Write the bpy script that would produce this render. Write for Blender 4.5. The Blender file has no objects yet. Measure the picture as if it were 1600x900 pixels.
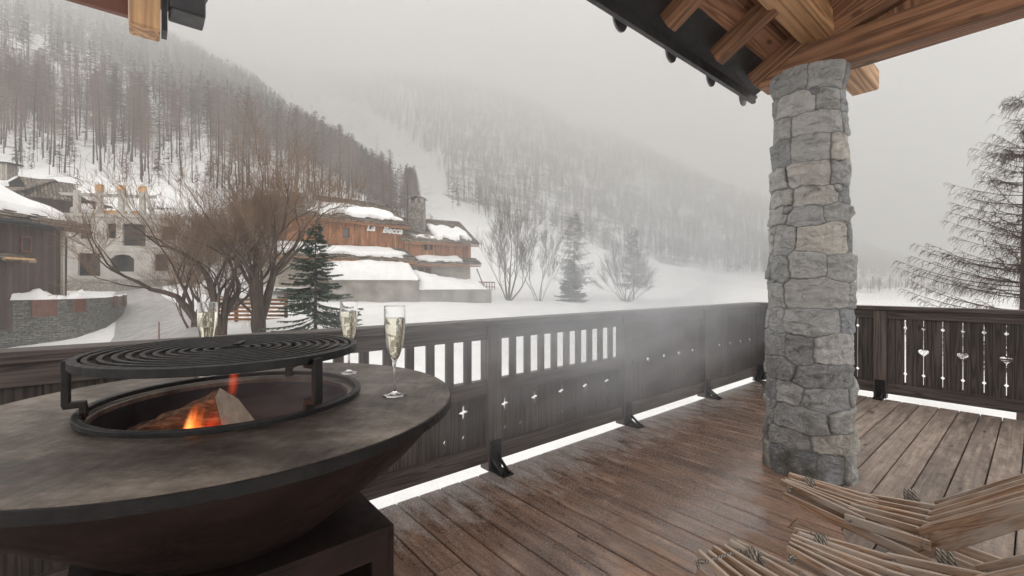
import bpy, bmesh, math, random
import numpy as np
from mathutils import Vector, Matrix, noise
R = math.radians
random.seed(7)
scn = bpy.context.scene
C = scn.collection
F = 690.0; CX = 800.0; HY = 444.0; CZ = 1.3          # focal length and horizon, in pixels of a 1600 wide frame

# ------------------------------------------------------------------ camera, sky, sun, exposure
cam = bpy.data.cameras.new('camera'); co = bpy.data.objects.new('camera', cam); C.objects.link(co)
cam.sensor_width = 36; cam.lens = F / 1600 * 36; cam.shift_y = -6 / 1600
cam.clip_start = 0.02; cam.clip_end = 4000
co.location = (0, 0, CZ); co.rotation_euler = (R(90), 0, 0); scn.camera = co
SUN_EL, SUN_AZ = 48, 25                              # azimuth measured clockwise from +Y
w = bpy.data.worlds.new('World'); scn.world = w; w.use_nodes = True
nt = w.node_tree; nt.nodes.clear()
wo = nt.nodes.new('ShaderNodeOutputWorld'); bg = nt.nodes.new('ShaderNodeBackground')
sky = nt.nodes.new('ShaderNodeTexSky'); sky.sky_type = 'NISHITA'; sky.sun_disc = False
sky.sun_elevation = R(SUN_EL); sky.sun_rotation = R(SUN_AZ); sky.dust_density = 3; sky.air_density = 1
hs = nt.nodes.new('ShaderNodeHueSaturation'); hs.inputs['Saturation'].default_value = 0.10
mx = nt.nodes.new('ShaderNodeMix'); mx.data_type = 'RGBA'; mx.inputs[0].default_value = 0.65
mx.inputs[7].default_value = (8.2, 8.05, 7.9, 1)     # even overcast cloud, in the sky texture's own units
nt.links.new(sky.outputs[0], hs.inputs['Color']); nt.links.new(hs.outputs[0], mx.inputs[6])
nt.links.new(mx.outputs[2], bg.inputs[0]); bg.inputs[1].default_value = 0.12
nt.links.new(bg.outputs[0], wo.inputs[0])
sl = bpy.data.lights.new('sun', 'SUN'); sl.energy = 1.9; sl.angle = R(20); sl.color = (1, .95, .88)
so = bpy.data.objects.new('sun', sl); C.objects.link(so)
sd = Vector((math.sin(R(SUN_AZ)) * math.cos(R(SUN_EL)), math.cos(R(SUN_AZ)) * math.cos(R(SUN_EL)), math.sin(R(SUN_EL))))
so.rotation_euler = sd.to_track_quat('Z', 'Y').to_euler()
scn.view_settings.view_transform = 'Standard'; scn.view_settings.look = 'None'
scn.view_settings.gamma = 1; scn.view_settings.exposure = 1.25
cy = scn.cycles
cy.use_denoising = True; cy.max_bounces = 10; cy.diffuse_bounces = 4; cy.glossy_bounces = 4
cy.transmission_bounces = 8; cy.transparent_max_bounces = 12; cy.volume_bounces = 4
cy.volume_step_rate = 1.0; cy.volume_max_steps = 128
cy.caustics_reflective = False; cy.caustics_refractive = False; cy.sample_clamp_indirect = 6
HAZE = 0.0017

# ------------------------------------------------------------------ helpers
class MB:
    """collects shapes and links them as ONE mesh; wc = grain coordinates, rnd = per-piece random number"""
    def __init__(s): s.v = []; s.f = []; s.w = []; s.r = []; s.n = 0
    def add(s, v, f, w=None, rnd=None):
        rnd = random.random() if rnd is None else rnd
        o = s.n; s.v.extend(v); s.n += len(v); s.f.extend([tuple(i + o for i in q) for q in f])
        s.w.extend(w if w is not None else v); s.r.extend([rnd] * len(v))
    def box(s, c, size, ax=None, rnd=None):
        """ax: 3 unit vectors; the first is the grain direction. size along ax"""
        ax = ax or (Vector((1, 0, 0)), Vector((0, 1, 0)), Vector((0, 0, 1)))
        c = Vector(c); ax = [Vector(a) for a in ax]; off = [random.uniform(-9, 9) for _ in range(3)]
        v = []; w_ = []
        for i in (-.5, .5):
            for j in (-.5, .5):
                for k in (-.5, .5):
                    v.append(c + ax[0] * size[0] * i + ax[1] * size[1] * j + ax[2] * size[2] * k)
                    w_.append((size[0] * i + off[0], size[1] * j + off[1], size[2] * k + off[2]))
        f = [(0, 1, 3, 2), (4, 6, 7, 5), (0, 4, 5, 1), (2, 3, 7, 6), (0, 2, 6, 4), (1, 5, 7, 3)]
        if ax[0].cross(ax[1]).dot(ax[2]) < 0: f = [tuple(reversed(q)) for q in f]
        s.add([tuple(q) for q in v], f, w_, rnd)
    def ab(s, x0, x1, y0, y1, z0, z1, grain='x', rnd=None):
        X, Y, Z = Vector((1, 0, 0)), Vector((0, 1, 0)), Vector((0, 0, 1)); d = (x1 - x0, y1 - y0, z1 - z0)
        c = ((x0 + x1) / 2, (y0 + y1) / 2, (z0 + z1) / 2)
        if grain == 'x': s.box(c, d, (X, Y, Z), rnd)
        elif grain == 'y': s.box(c, (d[1], d[2], d[0]), (Y, Z, X), rnd)
        else: s.box(c, (d[2], d[0], d[1]), (Z, X, Y), rnd)
    def beam(s, a, b, wd, ht, up=(0, 0, 1), rnd=None):
        a, b = Vector(a), Vector(b); d = b - a; L = d.length; d.normalize()
        sd_ = d.cross(Vector(up)).normalized(); u = sd_.cross(d)
        s.box((a + b) / 2, (L, wd, ht), (d, sd_, u), rnd)
    def tube(s, pts, rad, n=6, cap=True, rnd=None):
        pts = [Vector(p) for p in pts]; m = len(pts)
        if not hasattr(rad, '__len__'): rad = [rad] * m
        v = []; w_ = []; L = random.uniform(0, 9); prev = None
        for i, p in enumerate(pts):
            t = (pts[min(i + 1, m - 1)] - pts[max(i - 1, 0)])
            if t.length < 1e-9: t = Vector((0, 0, 1))
            t.normalize()
            if prev is None:
                a = t.orthogonal().normalized()
            else:
                a = prev - t * prev.dot(t)
                a = a.normalized() if a.length > 1e-6 else t.orthogonal().normalized()
            prev = a; b = t.cross(a)
            if i: L += (p - pts[i - 1]).length
            for k in range(n):
                an = 2 * math.pi * k / n
                v.append(tuple(p + (a * math.cos(an) + b * math.sin(an)) * rad[i]))
                w_.append((L, math.cos(an) * rad[i], math.sin(an) * rad[i]))
        f = [(i * n + k, i * n + (k + 1) % n, (i + 1) * n + (k + 1) % n, (i + 1) * n + k) for i in range(m - 1) for k in range(n)]
        if cap: f += [tuple(reversed(range(n))), tuple(range((m - 1) * n, m * n))]
        s.add(v, f, w_, rnd)
    def lathe(s, prof, c=(0, 0, 0), n=48, close=False, rnd=None, rfun=None):
        v = []; f = []; m = len(prof)
        for i, (r, z) in enumerate(prof):
            for k in range(n):
                a = 2 * math.pi * k / n; rr = r * (rfun(a, z) if rfun else 1)
                v.append((c[0] + rr * math.cos(a), c[1] + rr * math.sin(a), c[2] + z))
        for i in range(m - 1 if not close else m):
            j = (i + 1) % m
            f += [(i * n + k, i * n + (k + 1) % n, j * n + (k + 1) % n, j * n + k) for k in range(n)]
        s.add(v, f, None, rnd)
    def build(s, name, m, parent=None, smooth=False, rot=0, bevel=0):
        me = bpy.data.meshes.new(name)
        v = np.array(s.v, dtype=np.float64).reshape(-1, 3)
        if rot:
            c_, s_ = math.cos(rot), math.sin(rot)
            v = np.c_[v[:, 0] * c_ - v[:, 1] * s_, v[:, 0] * s_ + v[:, 1] * c_, v[:, 2]]
        me.from_pydata(v.tolist(), [], s.f)
        a = me.attributes.new('wc', 'FLOAT_VECTOR', 'POINT'); a.data.foreach_set('vector', np.array(s.w, dtype=np.float32).ravel())
        a = me.attributes.new('rnd', 'FLOAT', 'POINT'); a.data.foreach_set('value', np.array(s.r, dtype=np.float32))
        me.validate()
        return link(name, me, m, parent, smooth, bevel)

def link(name, me, m, parent=None, smooth=False, bevel=0):
    if m and not me.materials: me.materials.append(m)
    if smooth: me.polygons.foreach_set('use_smooth', [True] * len(me.polygons))
    o = bpy.data.objects.new(name, me); C.objects.link(o)
    if parent:
        o.parent = parent; o.matrix_parent_inverse = Matrix.Translation(parent.location).inverted() if parent.type == 'EMPTY' else Matrix.Identity(4)
    if bevel:
        b = o.modifiers.new('bevel', 'BEVEL'); b.width = bevel; b.segments = 2; b.limit_method = 'ANGLE'; b.angle_limit = R(40)
    return o
def tag(o, label, cat, group=None):
    o['label'] = label; o['category'] = cat
    if group: o['group'] = group
    return o
def thing(name, label, cat, loc=(0, 0, 0), group=None):
    o = bpy.data.objects.new(name, None); C.objects.link(o); o.location = loc; o.empty_display_size = .1
    return tag(o, label, cat, group)
def kind(o, k): o['kind'] = k; return o
def copy_tree(o, parent=None):
    c = o.copy(); C.objects.link(c)
    if parent: c.parent = parent
    for ch in [q for q in bpy.data.objects if q.parent == o]: copy_tree(ch, c)
    return c
def npmesh(name, V, Fc, attrs=()):
    me = bpy.data.meshes.new(name); k = Fc.shape[1]
    me.vertices.add(len(V)); me.vertices.foreach_set('co', V.astype(np.float32).ravel())
    me.loops.add(Fc.size); me.loops.foreach_set('vertex_index', Fc.astype(np.int32).ravel())
    me.polygons.add(len(Fc)); me.polygons.foreach_set('loop_start', np.arange(0, Fc.size, k, dtype=np.int32))
    me.polygons.foreach_set('loop_total', np.full(len(Fc), k, dtype=np.int32))
    for nm, arr in attrs:
        if arr.ndim == 1: a = me.attributes.new(nm, 'FLOAT', 'POINT'); a.data.foreach_set('value', arr.astype(np.float32))
        else: a = me.attributes.new(nm, 'FLOAT_VECTOR', 'POINT'); a.data.foreach_set('vector', arr.astype(np.float32).ravel())
    me.update(calc_edges=True); me.validate(); return me
def nz(x, y, z, o=4): return noise.fractal(Vector((x, y, z)), 1.0, 2.0, o)

# ------------------------------------------------------------------ materials
class N:
    def __init__(s, name, rough=.6, col=(.5, .5, .5), metal=0, spec=.5):
        s.m = bpy.data.materials.new(name); s.m.use_nodes = True; s.t = s.m.node_tree
        s.b = s.t.nodes['Principled BSDF']; s.b.inputs['Base Color'].default_value = (*col, 1)
        s.b.inputs['Roughness'].default_value = rough; s.b.inputs['Metallic'].default_value = metal
        s.b.inputs['Specular IOR Level'].default_value = spec
    def new(s, t, **k):
        n = s.t.nodes.new(t)
        for a, b in k.items(): setattr(n, a, b)
        return n
    def l(s, a, b): s.t.links.new(a, b)
    def attr(s, name, fac=False):
        n = s.new('ShaderNodeAttribute', attribute_name=name); return n.outputs['Fac' if fac else 'Vector']
    def obj(s): return s.new('ShaderNodeTexCoord').outputs['Object']
    def map(s, v, sc=(1, 1, 1), loc=(0, 0, 0)):
        n = s.new('ShaderNodeMapping'); n.inputs['Scale'].default_value = sc; n.inputs['Location'].default_value = loc; s.l(v, n.inputs[0]); return n.outputs[0]
    def noise(s, v, sc=5, det=4, rough=.5, dist=0):
        n = s.new('ShaderNodeTexNoise'); n.inputs['Scale'].default_value = sc; n.inputs['Detail'].default_value = det
        n.inputs['Roughness'].default_value = rough; n.inputs['Distortion'].default_value = dist; s.l(v, n.inputs['Vector']); return n.outputs['Fac']
    def ramp(s, f, stops):
        n = s.new('ShaderNodeValToRGB'); e = n.color_ramp.elements
        while len(e) < len(stops): e.new(.5)
        for q, (p, c) in zip(e, stops):
            q.position = p; q.color = (*c, 1) if hasattr(c, '__len__') else (c, c, c, 1)
        s.l(f, n.inputs[0]); return n.outputs[0]
    def mix(s, f, a, b, mode='MIX'):
        n = s.new('ShaderNodeMix', data_type='RGBA', blend_type=mode)
        for i, q in ((0, f), (6, a), (7, b)):
            if hasattr(q, 'links'): s.l(q, n.inputs[i])
            elif hasattr(q, '__len__'): n.inputs[i].default_value = (*q, 1)
            else: n.inputs[i].default_value = q if i == 0 else (q, q, q, 1)
        return n.outputs[2]
    def math(s, op, a, b=0, c=0, clamp=False):
        n = s.new('ShaderNodeMath', operation=op, use_clamp=clamp)
        for i, q in enumerate((a, b, c)):
            if hasattr(q, 'links'): s.l(q, n.inputs[i])
            else: n.inputs[i].default_value = q
        return n.outputs[0]
    def sep(s, v):
        n = s.new('ShaderNodeSeparateXYZ'); s.l(v, n.inputs[0]); return n.outputs
    def bump(s, h, st=.3, d=.01, nrm=None):
        n = s.new('ShaderNodeBump'); n.inputs['Strength'].default_value = st; n.inputs['Distance'].default_value = d
        s.l(h, n.inputs['Height'])
        if nrm is not None: s.l(nrm, n.inputs['Normal'])
        s.l(n.outputs[0], s.b.inputs['Normal']); return n.outputs[0]
    def col(s, c): s.l(c, s.b.inputs['Base Color'])
    def rough(s, c): s.l(c, s.b.inputs['Roughness'])

def wood(name, dark, light, rough=(.5, .75), seam=0, grain=1.0, knots=True, vary=.5, weather=None, bump=.35, spec=.4):
    n = N(name, spec=spec); wc = n.attr('wc'); rn = n.attr('rnd', True)
    if seam:                                       # boards side by side across wc.y
        sp = n.sep(wc); q = n.math('DIVIDE', sp[1], seam); fl = n.math('FLOOR', q); fr = n.math('FRACT', q)
        wn = n.new('ShaderNodeTexWhiteNoise', noise_dimensions='1D'); n.l(fl, wn.inputs['W']); rn = wn.outputs[0]
        edge = n.math('MINIMUM', fr, n.math('SUBTRACT', 1, fr)); gap = n.math('LESS_THAN', edge, .022)
        cb = n.new('ShaderNodeCombineXYZ'); n.l(n.math('ADD', sp[0], n.math('MULTIPLY', rn, 7)), cb.inputs[0]); n.l(sp[1], cb.inputs[1]); n.l(sp[2], cb.inputs[2]); wc = cb.outputs[0]
    fine = n.noise(n.map(wc, (3 * grain, 60 * grain, 60 * grain)), 1.6, 6, .65)
    ring = n.noise(n.map(wc, (.45 * grain, 11 * grain, 11 * grain)), 1.5, 2, .5, .5)
    rg = n.math('FRACT', n.math('MULTIPLY', ring, 7)); rg = n.math('ABSOLUTE', n.math('SUBTRACT', rg, .5)); rg = n.math('MULTIPLY', rg, 2)
    big = n.noise(wc, 1.8, 3, .6)
    f = n.math('ADD', n.math('MULTIPLY', rg, .38), n.math('MULTIPLY', fine, .62))
    c = n.ramp(f, [(.25, dark), (.68, light)])
    tone = n.math('ADD', n.math('MULTIPLY', rn, vary), n.math('ADD', n.math('MULTIPLY', big, .6), .75 - vary * .5 - .05))
    c = n.mix(1, c, tone, 'MULTIPLY') if False else n.mix(1.0, c, n.ramp(n.math('MULTIPLY', tone, .6), [(0, 0.0), (1, 1.0)]), 'MULTIPLY')
    c = n.mix(1.0, c, (1.55, 1.55, 1.55), 'MULTIPLY')
    if weather:                                    # greyed, bleached patches
        wm = n.ramp(n.noise(n.map(wc, (1.5, 5, 5)), 2.2, 5, .6), [(.42, 0), (.66, 1)])
        c = n.mix(n.math('MULTIPLY', wm, .8), c, weather)
    if knots:
        vo = n.new('ShaderNodeTexVoronoi'); vo.inputs['Scale'].default_value = 1.0; n.l(n.map(wc, (3.2, 8, 8)), vo.inputs['Vector'])
        k = n.ramp(vo.outputs['Distance'], [(.07, 1), (.16, 0)]); c = n.mix(n.math('MULTIPLY', k, .7), c, tuple(q * .3 for q in dark))
    if seam: c = n.mix(n.math('MULTIPLY', gap, .85), c, (.006, .005, .005))
    n.col(c); n.rough(n.ramp(fine, [(.3, rough[0]), (.7, rough[1])]))
    h = n.math('SUBTRACT', f, n.math('MULTIPLY', gap, 2.5)) if seam else f
    n.bump(h, bump, .004); return n.m

def lit_tops(m, colr, k):  # paints upward faces paler, as light from above would show them
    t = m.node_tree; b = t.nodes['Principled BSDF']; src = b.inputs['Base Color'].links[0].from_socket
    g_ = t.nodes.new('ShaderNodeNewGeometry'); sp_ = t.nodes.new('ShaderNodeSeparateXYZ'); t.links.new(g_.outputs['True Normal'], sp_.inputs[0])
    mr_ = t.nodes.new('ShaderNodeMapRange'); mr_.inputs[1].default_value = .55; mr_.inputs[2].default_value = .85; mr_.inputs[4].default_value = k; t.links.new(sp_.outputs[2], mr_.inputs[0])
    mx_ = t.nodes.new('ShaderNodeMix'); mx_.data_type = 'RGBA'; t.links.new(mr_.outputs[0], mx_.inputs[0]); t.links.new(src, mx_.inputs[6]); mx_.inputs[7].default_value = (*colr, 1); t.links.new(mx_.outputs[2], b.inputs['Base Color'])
def simple(name, c1, c2, sc=6, rough=.7, metal=0, bump=.2, bd=.01, det=6, spec=.4, rvar=.1):
    n = N(name, rough, c1, metal, spec); o = n.obj(); f = n.noise(o, sc, det, .6)
    n.col(n.ramp(f, [(.3, c1), (.7, c2)])); n.rough(n.ramp(n.noise(o, sc * 3, 4), [(.3, rough - rvar), (.7, rough + rvar)]))
    if bump: n.bump(n.noise(o, sc * 4, 6, .7), bump, bd)
    return n.m

def snow_mat(name='snow'):
    n = N(name, .65, (.86, .86, .86), spec=.25); o = n.new('ShaderNodeNewGeometry').outputs['Position']
    n.col(n.ramp(n.noise(o, .8, 5, .6), [(.3, (.80, .79, .78)), (.7, (.90, .89, .885))]))
    n.bump(n.math('ADD', n.noise(o, 1.3, 5, .6), n.math('MULTIPLY', n.noise(o, 14, 4, .6), .12)), .5, .25); return n.m

M = {}
M['snow'] = snow_mat()
n = N('mountain snow', .75, spec=.15); P = n.new('ShaderNodeNewGeometry').outputs['Position']
rock = n.attr('rock', True)
pn = n.noise(n.map(P, (.05, .05, .11)), 1.0, 9, .68); pk = n.ramp(n.math('ADD', n.math('MULTIPLY', pn, .8), n.math('MULTIPLY', rock, .42)), [(.56, 0), (.66, 1)])
sn = n.ramp(n.noise(P, .5, 6, .6), [(.3, (.78, .77, .76)), (.7, (.9, .89, .88))])
n.col(n.mix(n.math('MULTIPLY', pk, .8), sn, (.17, .145, .13)))
n.bump(n.math('ADD', n.noise(P, .9, 7, .65), n.math('MULTIPLY', n.noise(P, 7, 4, .6), .1)), .55, .4); M['terrain'] = n.m
M['road'] = simple('slushy road', (.28, .27, .265), (.5, .48, .47), 1.2, .5, 0, .4, .05)
M['rail'] = wood('dark stained rail wood', (.028, .021, .018), (.125, .098, .086), (.38, .62), 0, 1, False, .5)
M['railpanel'] = wood('dark stained board panel', (.020, .015, .013), (.10, .078, .068), (.42, .68), .148, 1, True, .6)
M['brownrail'] = wood('reddish rail wood', (.03, .015, .010), (.11, .055, .035), (.45, .7), 0, 1, False, .5)
M['ceil'] = wood('larch ceiling boards', (.15, .065, .032), (.46, .24, .135), (.5, .75), 0, .7, True, .35)
M['beam'] = wood('honey larch beams', (.12, .055, .028), (.38, .195, .105), (.45, .7), 0, .55, True, .25)
M['purlin'] = wood('pale grained purlin', (.22, .10, .04), (.62, .37, .19), (.45, .65), 0, .45, False, .15)
M['darkroof'] = simple('dark eave paint', (.012, .012, .014), (.035, .034, .036), 5, .45)
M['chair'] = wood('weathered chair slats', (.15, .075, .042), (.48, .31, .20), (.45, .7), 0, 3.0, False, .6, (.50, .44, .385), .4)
M['zinc'] = simple('grey zinc', (.12, .115, .115), (.25, .245, .245), 8, .45)
lit_tops(M['chair'], (.60, .53, .45), .62)  # slat tops get their light edge from colour
M['iron'] = simple('black cast iron', (.005, .005, .0055), (.018, .017, .017), 30, .48, .2, .4, .002, spec=.4)
M['rope'] = None
# deck boards: brown, wet with glossy puddles near the railing
def deck_mat(name, dark, light, wet):
    n = N(name, spec=.5); wc = n.attr('wc'); rn = n.attr('rnd', True); P = n.new('ShaderNodeNewGeometry').outputs['Position']
    fine = n.noise(n.map(wc, (3, 55, 55)), 1.5, 7, .68); ring = n.noise(n.map(wc, (.30, 9, 9)), 1.3, 2, .5, .4)
    rg = n.math('MULTIPLY', n.math('ABSOLUTE', n.math('SUBTRACT', n.math('FRACT', n.math('MULTIPLY', ring, 6)), .5)), 2)
    f = n.math('ADD', n.math('MULTIPLY', rg, .3), n.math('MULTIPLY', fine, .7))
    c = n.ramp(f, [(.08, dark), (.85, light)])
    speck = n.noise(P, 70, 3, .75); bl2 = n.noise(n.map(wc, (4, 7, 7)), 1.7, 7, .72)
    c = n.mix(1, c, n.ramp(bl2, [(.30, .42), (.48, .85), (.66, 1.0)]), 'MULTIPLY')
    c = n.mix(1, c, n.ramp(speck, [(.30, .50), (.52, .92), (.70, 1.0)]), 'MULTIPLY')
    c = n.mix(n.math('MULTIPLY', n.ramp(speck, [(.62, 0), (.74, 1)]), .35), c, (.62, .54, .47))
    big = n.noise(P, 2.3, 5, .65); blot = n.noise(n.map(wc, (2, 6, 6)), 1.5, 6, .7)
    tone = n.math('ADD', n.math('MULTIPLY', rn, .55), n.math('ADD', n.math('MULTIPLY', big, .9), .1))
    c = n.mix(1, c, n.ramp(tone, [(.25, .28), (1, 1.0)]), 'MULTIPLY')
    c = n.mix(n.math('MULTIPLY', n.ramp(blot, [(.5, 0), (.72, 1)]), .55), c, tuple(q * .35 for q in dark))
    c = n.mix(n.math('MULTIPLY', n.ramp(n.noise(n.map(wc, (1.2, 9, 9), (3, 1, 2)), 2.0, 5, .6), [(.5, 0), (.75, 1)]), .45), c, tuple(min(1, q * 1.25 + .03) for q in light))
    vo = n.new('ShaderNodeTexVoronoi'); vo.inputs['Scale'].default_value = 1; n.l(n.map(wc, (2.2, 7, 7)), vo.inputs['Vector'])
    c = n.mix(n.math('MULTIPLY', n.ramp(vo.outputs['Distance'], [(.05, 1), (.12, 0)]), .8), c, (.01, .007, .006))
    # wetness
    wv = n.math('ADD', n.noise(P, 1.25, 4, .55), n.math('MULTIPLY', n.noise(n.map(wc, (2, 7, 7)), 1.5, 4, .6), .45))
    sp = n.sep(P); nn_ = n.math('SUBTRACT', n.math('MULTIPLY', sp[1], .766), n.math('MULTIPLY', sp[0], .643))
    wv = n.math('ADD', wv, n.math('MULTIPLY', n.math('SUBTRACT', nn_, 1.6), .26))
    wm = n.ramp(wv, [(.66 - wet, 0), (.80 - wet, 1)])
    n.l(n.math('MULTIPLY', wm, .9), n.b.inputs['Coat Weight']); n.b.inputs['Coat Roughness'].default_value = .16; n.b.inputs['Coat IOR'].default_value = 1.6
    gran = n.noise(P, 95, 3, .6)
    rdry = n.ramp(fine, [(.3, .46), (.7, .72)])
    rwet = n.ramp(gran, [(.35, .10), (.65, .34)])
    c = n.mix(n.math('MULTIPLY', wm, .45), c, tuple(q * .3 for q in dark))
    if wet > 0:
        sheen_f = n.math('ADD', n.math('MULTIPLY', n.math('SUBTRACT', nn_, 1.90), 1.3), n.math('MULTIPLY', n.math('SUBTRACT', n.noise(n.map(wc, (2.5, 6, 6)), 1.6, 7, .75), .5), 2.4))
        sheen_m = n.math('MULTIPLY', n.ramp(sheen_f, [(.1, 0), (.7, 1)]), n.ramp(gran, [(.3, .35), (.6, 1)]))
        c = n.mix(n.math('MULTIPLY', sheen_m, .62), c, (.66, .63, .61))  # bright reflection beside the railing, painted into the board colour as pale patches
    n.col(c); n.rough(n.mix(wm, rdry, rwet))
    b1 = n.math('ADD', n.math('MULTIPLY', f, 1.0), n.math('MULTIPLY', n.math('MULTIPLY', gran, wm), 1.3))
    n.bump(b1, .42, .004); return n.m
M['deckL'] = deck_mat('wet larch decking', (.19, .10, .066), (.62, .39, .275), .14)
M['deckR'] = deck_mat('grey brown decking', (.17, .12, .096), (.48, .375, .305), -.04)
M['black'] = N('dark void under the boards', .9, (.004, .004, .004)).m
# flat steel cooking plate with scratches and burnt patches
n = N('seasoned steel plate', .4, (.1, .1, .1), .55, .5); o = n.obj()
a = n.noise(n.map(o, (1.6, 2.6, 1)), 2.4, 12, .78, .15); b = n.noise(o, 3.5, 5, .6); c3 = n.noise(n.map(o, (14, 2, 1)), 4, 6, .7)
cc = n.ramp(a, [(.36, (.05, .040, .033)), (.5, (.155, .127, .105)), (.66, (.36, .305, .26))])
cc = n.mix(n.math('MULTIPLY', n.ramp(b, [(.5, 0), (.72, 1)]), .5), cc, (.05, .043, .038)); n.col(cc)
n.rough(n.ramp(c3, [(.25, .30), (.75, .55)])); n.bump(n.math('ADD', a, n.math('MULTIPLY', c3, .6)), .35, .004); M['plate'] = n.m
M['rust'] = simple('rusted corten steel', (.008, .0040, .0034), (.030, .0150, .0120), 9, .62, .2, .25, .003)
M['bowl'] = simple('sooty bowl', (.008, .010, .014), (.03, .036, .046), 8, .5, .2, .2)
# stone pillar
n = N('pillar stone', .75, spec=.35); rn = n.attr('rnd', True); jt = n.attr('joint', True); hz_ = n.attr('hgt', True); P = n.new('ShaderNodeNewGeometry').outputs['Position']
s1 = n.ramp(rn, [(0, (.27, .285, .295)), (.25, (.52, .525, .515)), (.5, (.74, .725, .70)), (.75, (.42, .45, .48)), (1, (.80, .76, .69))])
v1 = n.noise(n.map(P, (1, 1, 2.2)), 9, 9, .72, .8); v2 = n.noise(P, 34, 6, .7)
s1 = n.mix(1, s1, n.ramp(v1, [(.30, .34), (.5, .80), (.7, 1.0)]), 'MULTIPLY')
s1 = n.mix(n.math('MULTIPLY', n.ramp(v2, [(.52, 0), (.7, 1)]), .45), s1, (.74, .71, .67))
moss = n.math('MULTIPLY', n.ramp(hz_, [(.0, 1), (.28, 0)]), n.ramp(n.noise(P, 5, 5, .6), [(.4, 0), (.6, 1)]))
s1 = n.mix(n.math('MULTIPLY', moss, .75), s1, (.105, .088, .055))
s1 = n.mix(n.math('MULTIPLY', jt, .85), s1, (.17, .165, .155)); n.col(s1)
n.bump(n.math('ADD', v1, n.math('MULTIPLY', v2, .35)), 1.0, .035); M['pillar'] = n.m
M['bark'] = wood('brown bark', (.045, .025, .016), (.16, .10, .07), (.7, .9), 0, .5, False, .4)
M['darkbark'] = wood('dark furrowed bark', (.022, .014, .010), (.10, .065, .046), (.7, .9), 0, .5, False, .4)
M['twig'] = N('reddish brown twigs', .8, (.19, .125, .085), spec=.2).m
M['twiggrey'] = N('grey brown twigs', .8, (.095, .075, .062), spec=.2).m
M['larchtwig'] = N('rusty larch twigs', .8, (.062, .040, .030), spec=.2).m
def leafmat(nm, a, b):
    n = N(nm, .7, spec=.2); rn = n.attr('rnd', True); n.col(n.ramp(rn, [(0, a), (1, b)])); return n.m
M['needle'] = leafmat('spruce needles', (.022, .038, .026), (.10, .135, .09))
M['farlarch'] = leafmat('bare larch branches', (.10, .075, .062), (.24, .175, .145))
M['fartrunk'] = leafmat('grey larch trunks', (.05, .04, .035), (.12, .095, .08))
M['forest'] = leafmat('far forest', (.055, .046, .040), (.19, .135, .108))
M['planks'] = wood('orange facade boards', (.13, .05, .022), (.42, .19, .085), (.6, .8), 0, .35, False, .5)
def facade(nm, dark, light, seam, axis_scale=1):
    return wood(nm, dark, light, (.6, .85), seam, .35, False, .7)
M['facade'] = facade('orange vertical boards', (.16, .06, .026), (.50, .235, .11), .22)
M['brownfacade'] = facade('brown vertical boards', (.055, .032, .027), (.11, .068, .056), .2)
M['slate'] = None
n = N('stone roof slabs', .8, spec=.25); wc = n.attr('wc'); bt = n.new('ShaderNodeTexBrick'); bt.offset = .5
bt.inputs['Color1'].default_value = (.10, .085, .07, 1); bt.inputs['Color2'].default_value = (.33, .27, .215, 1); bt.inputs['Mortar'].default_value = (.03, .027, .024, 1)
bt.inputs['Scale'].default_value = 1; bt.inputs['Mortar Size'].default_value = .035; bt.inputs['Brick Width'].default_value = .75; bt.inputs['Row Height'].default_value = .33; bt.inputs['Bias'].default_value = .1
wv = n.noise(wc, 1.2, 3, .6); vm = n.new('ShaderNodeVectorMath', operation='ADD'); sc_ = n.new('ShaderNodeVectorMath', operation='SCALE'); n.l(wv, sc_.inputs[0]); sc_.inputs['Scale'].default_value = .35
n.l(wc, vm.inputs[0]); n.l(sc_.outputs[0], vm.inputs[1]); n.l(vm.outputs[0], bt.inputs['Vector'])
n.col(n.mix(n.math('MULTIPLY', n.ramp(n.noise(wc, 3, 5, .7), [(.4, 0), (.7, 1)]), .4), bt.outputs[0], (.25, .2, .16)))
n.bump(n.math('SUBTRACT', n.noise(wc, 4, 5, .7), n.math('MULTIPLY', bt.outputs['Fac'], 1.2)), .9, .12); M['slate'] = n.m
M['plaster'] = simple('cream plaster', (.38, .33, .28), (.52, .47, .41), .8, .85, 0, .2, .02)
M['concrete'] = simple('stained concrete', (.17, .155, .135), (.40, .37, .335), .55, .85, 0, .3, .03, 8)
M['rawconcrete'] = simple('raw pale concrete', (.33, .30, .27), (.55, .52, .48), .5, .85, 0, .3, .03, 8)
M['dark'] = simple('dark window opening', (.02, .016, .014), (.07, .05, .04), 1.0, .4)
M['trim'] = simple('reddish brown trim', (.12, .045, .03), (.2, .085, .055), 2, .6)
M['winframe'] = simple('orange window frame', (.26, .11, .045), (.36, .16, .07), 3, .6)
M['offcut'] = simple('fresh sawn timber', (.55, .30, .13), (.68, .42, .2), 3, .6)
M['gate'] = simple('faded red gate', (.13, .06, .05), (.2, .10, .08), 2, .7)
M['glasspane'] = simple('grey window pane', (.10, .10, .105), (.2, .2, .21), 1, .15)
M['sign'] = N('white sign paint', .5, (.85, .84, .82)).m
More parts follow.
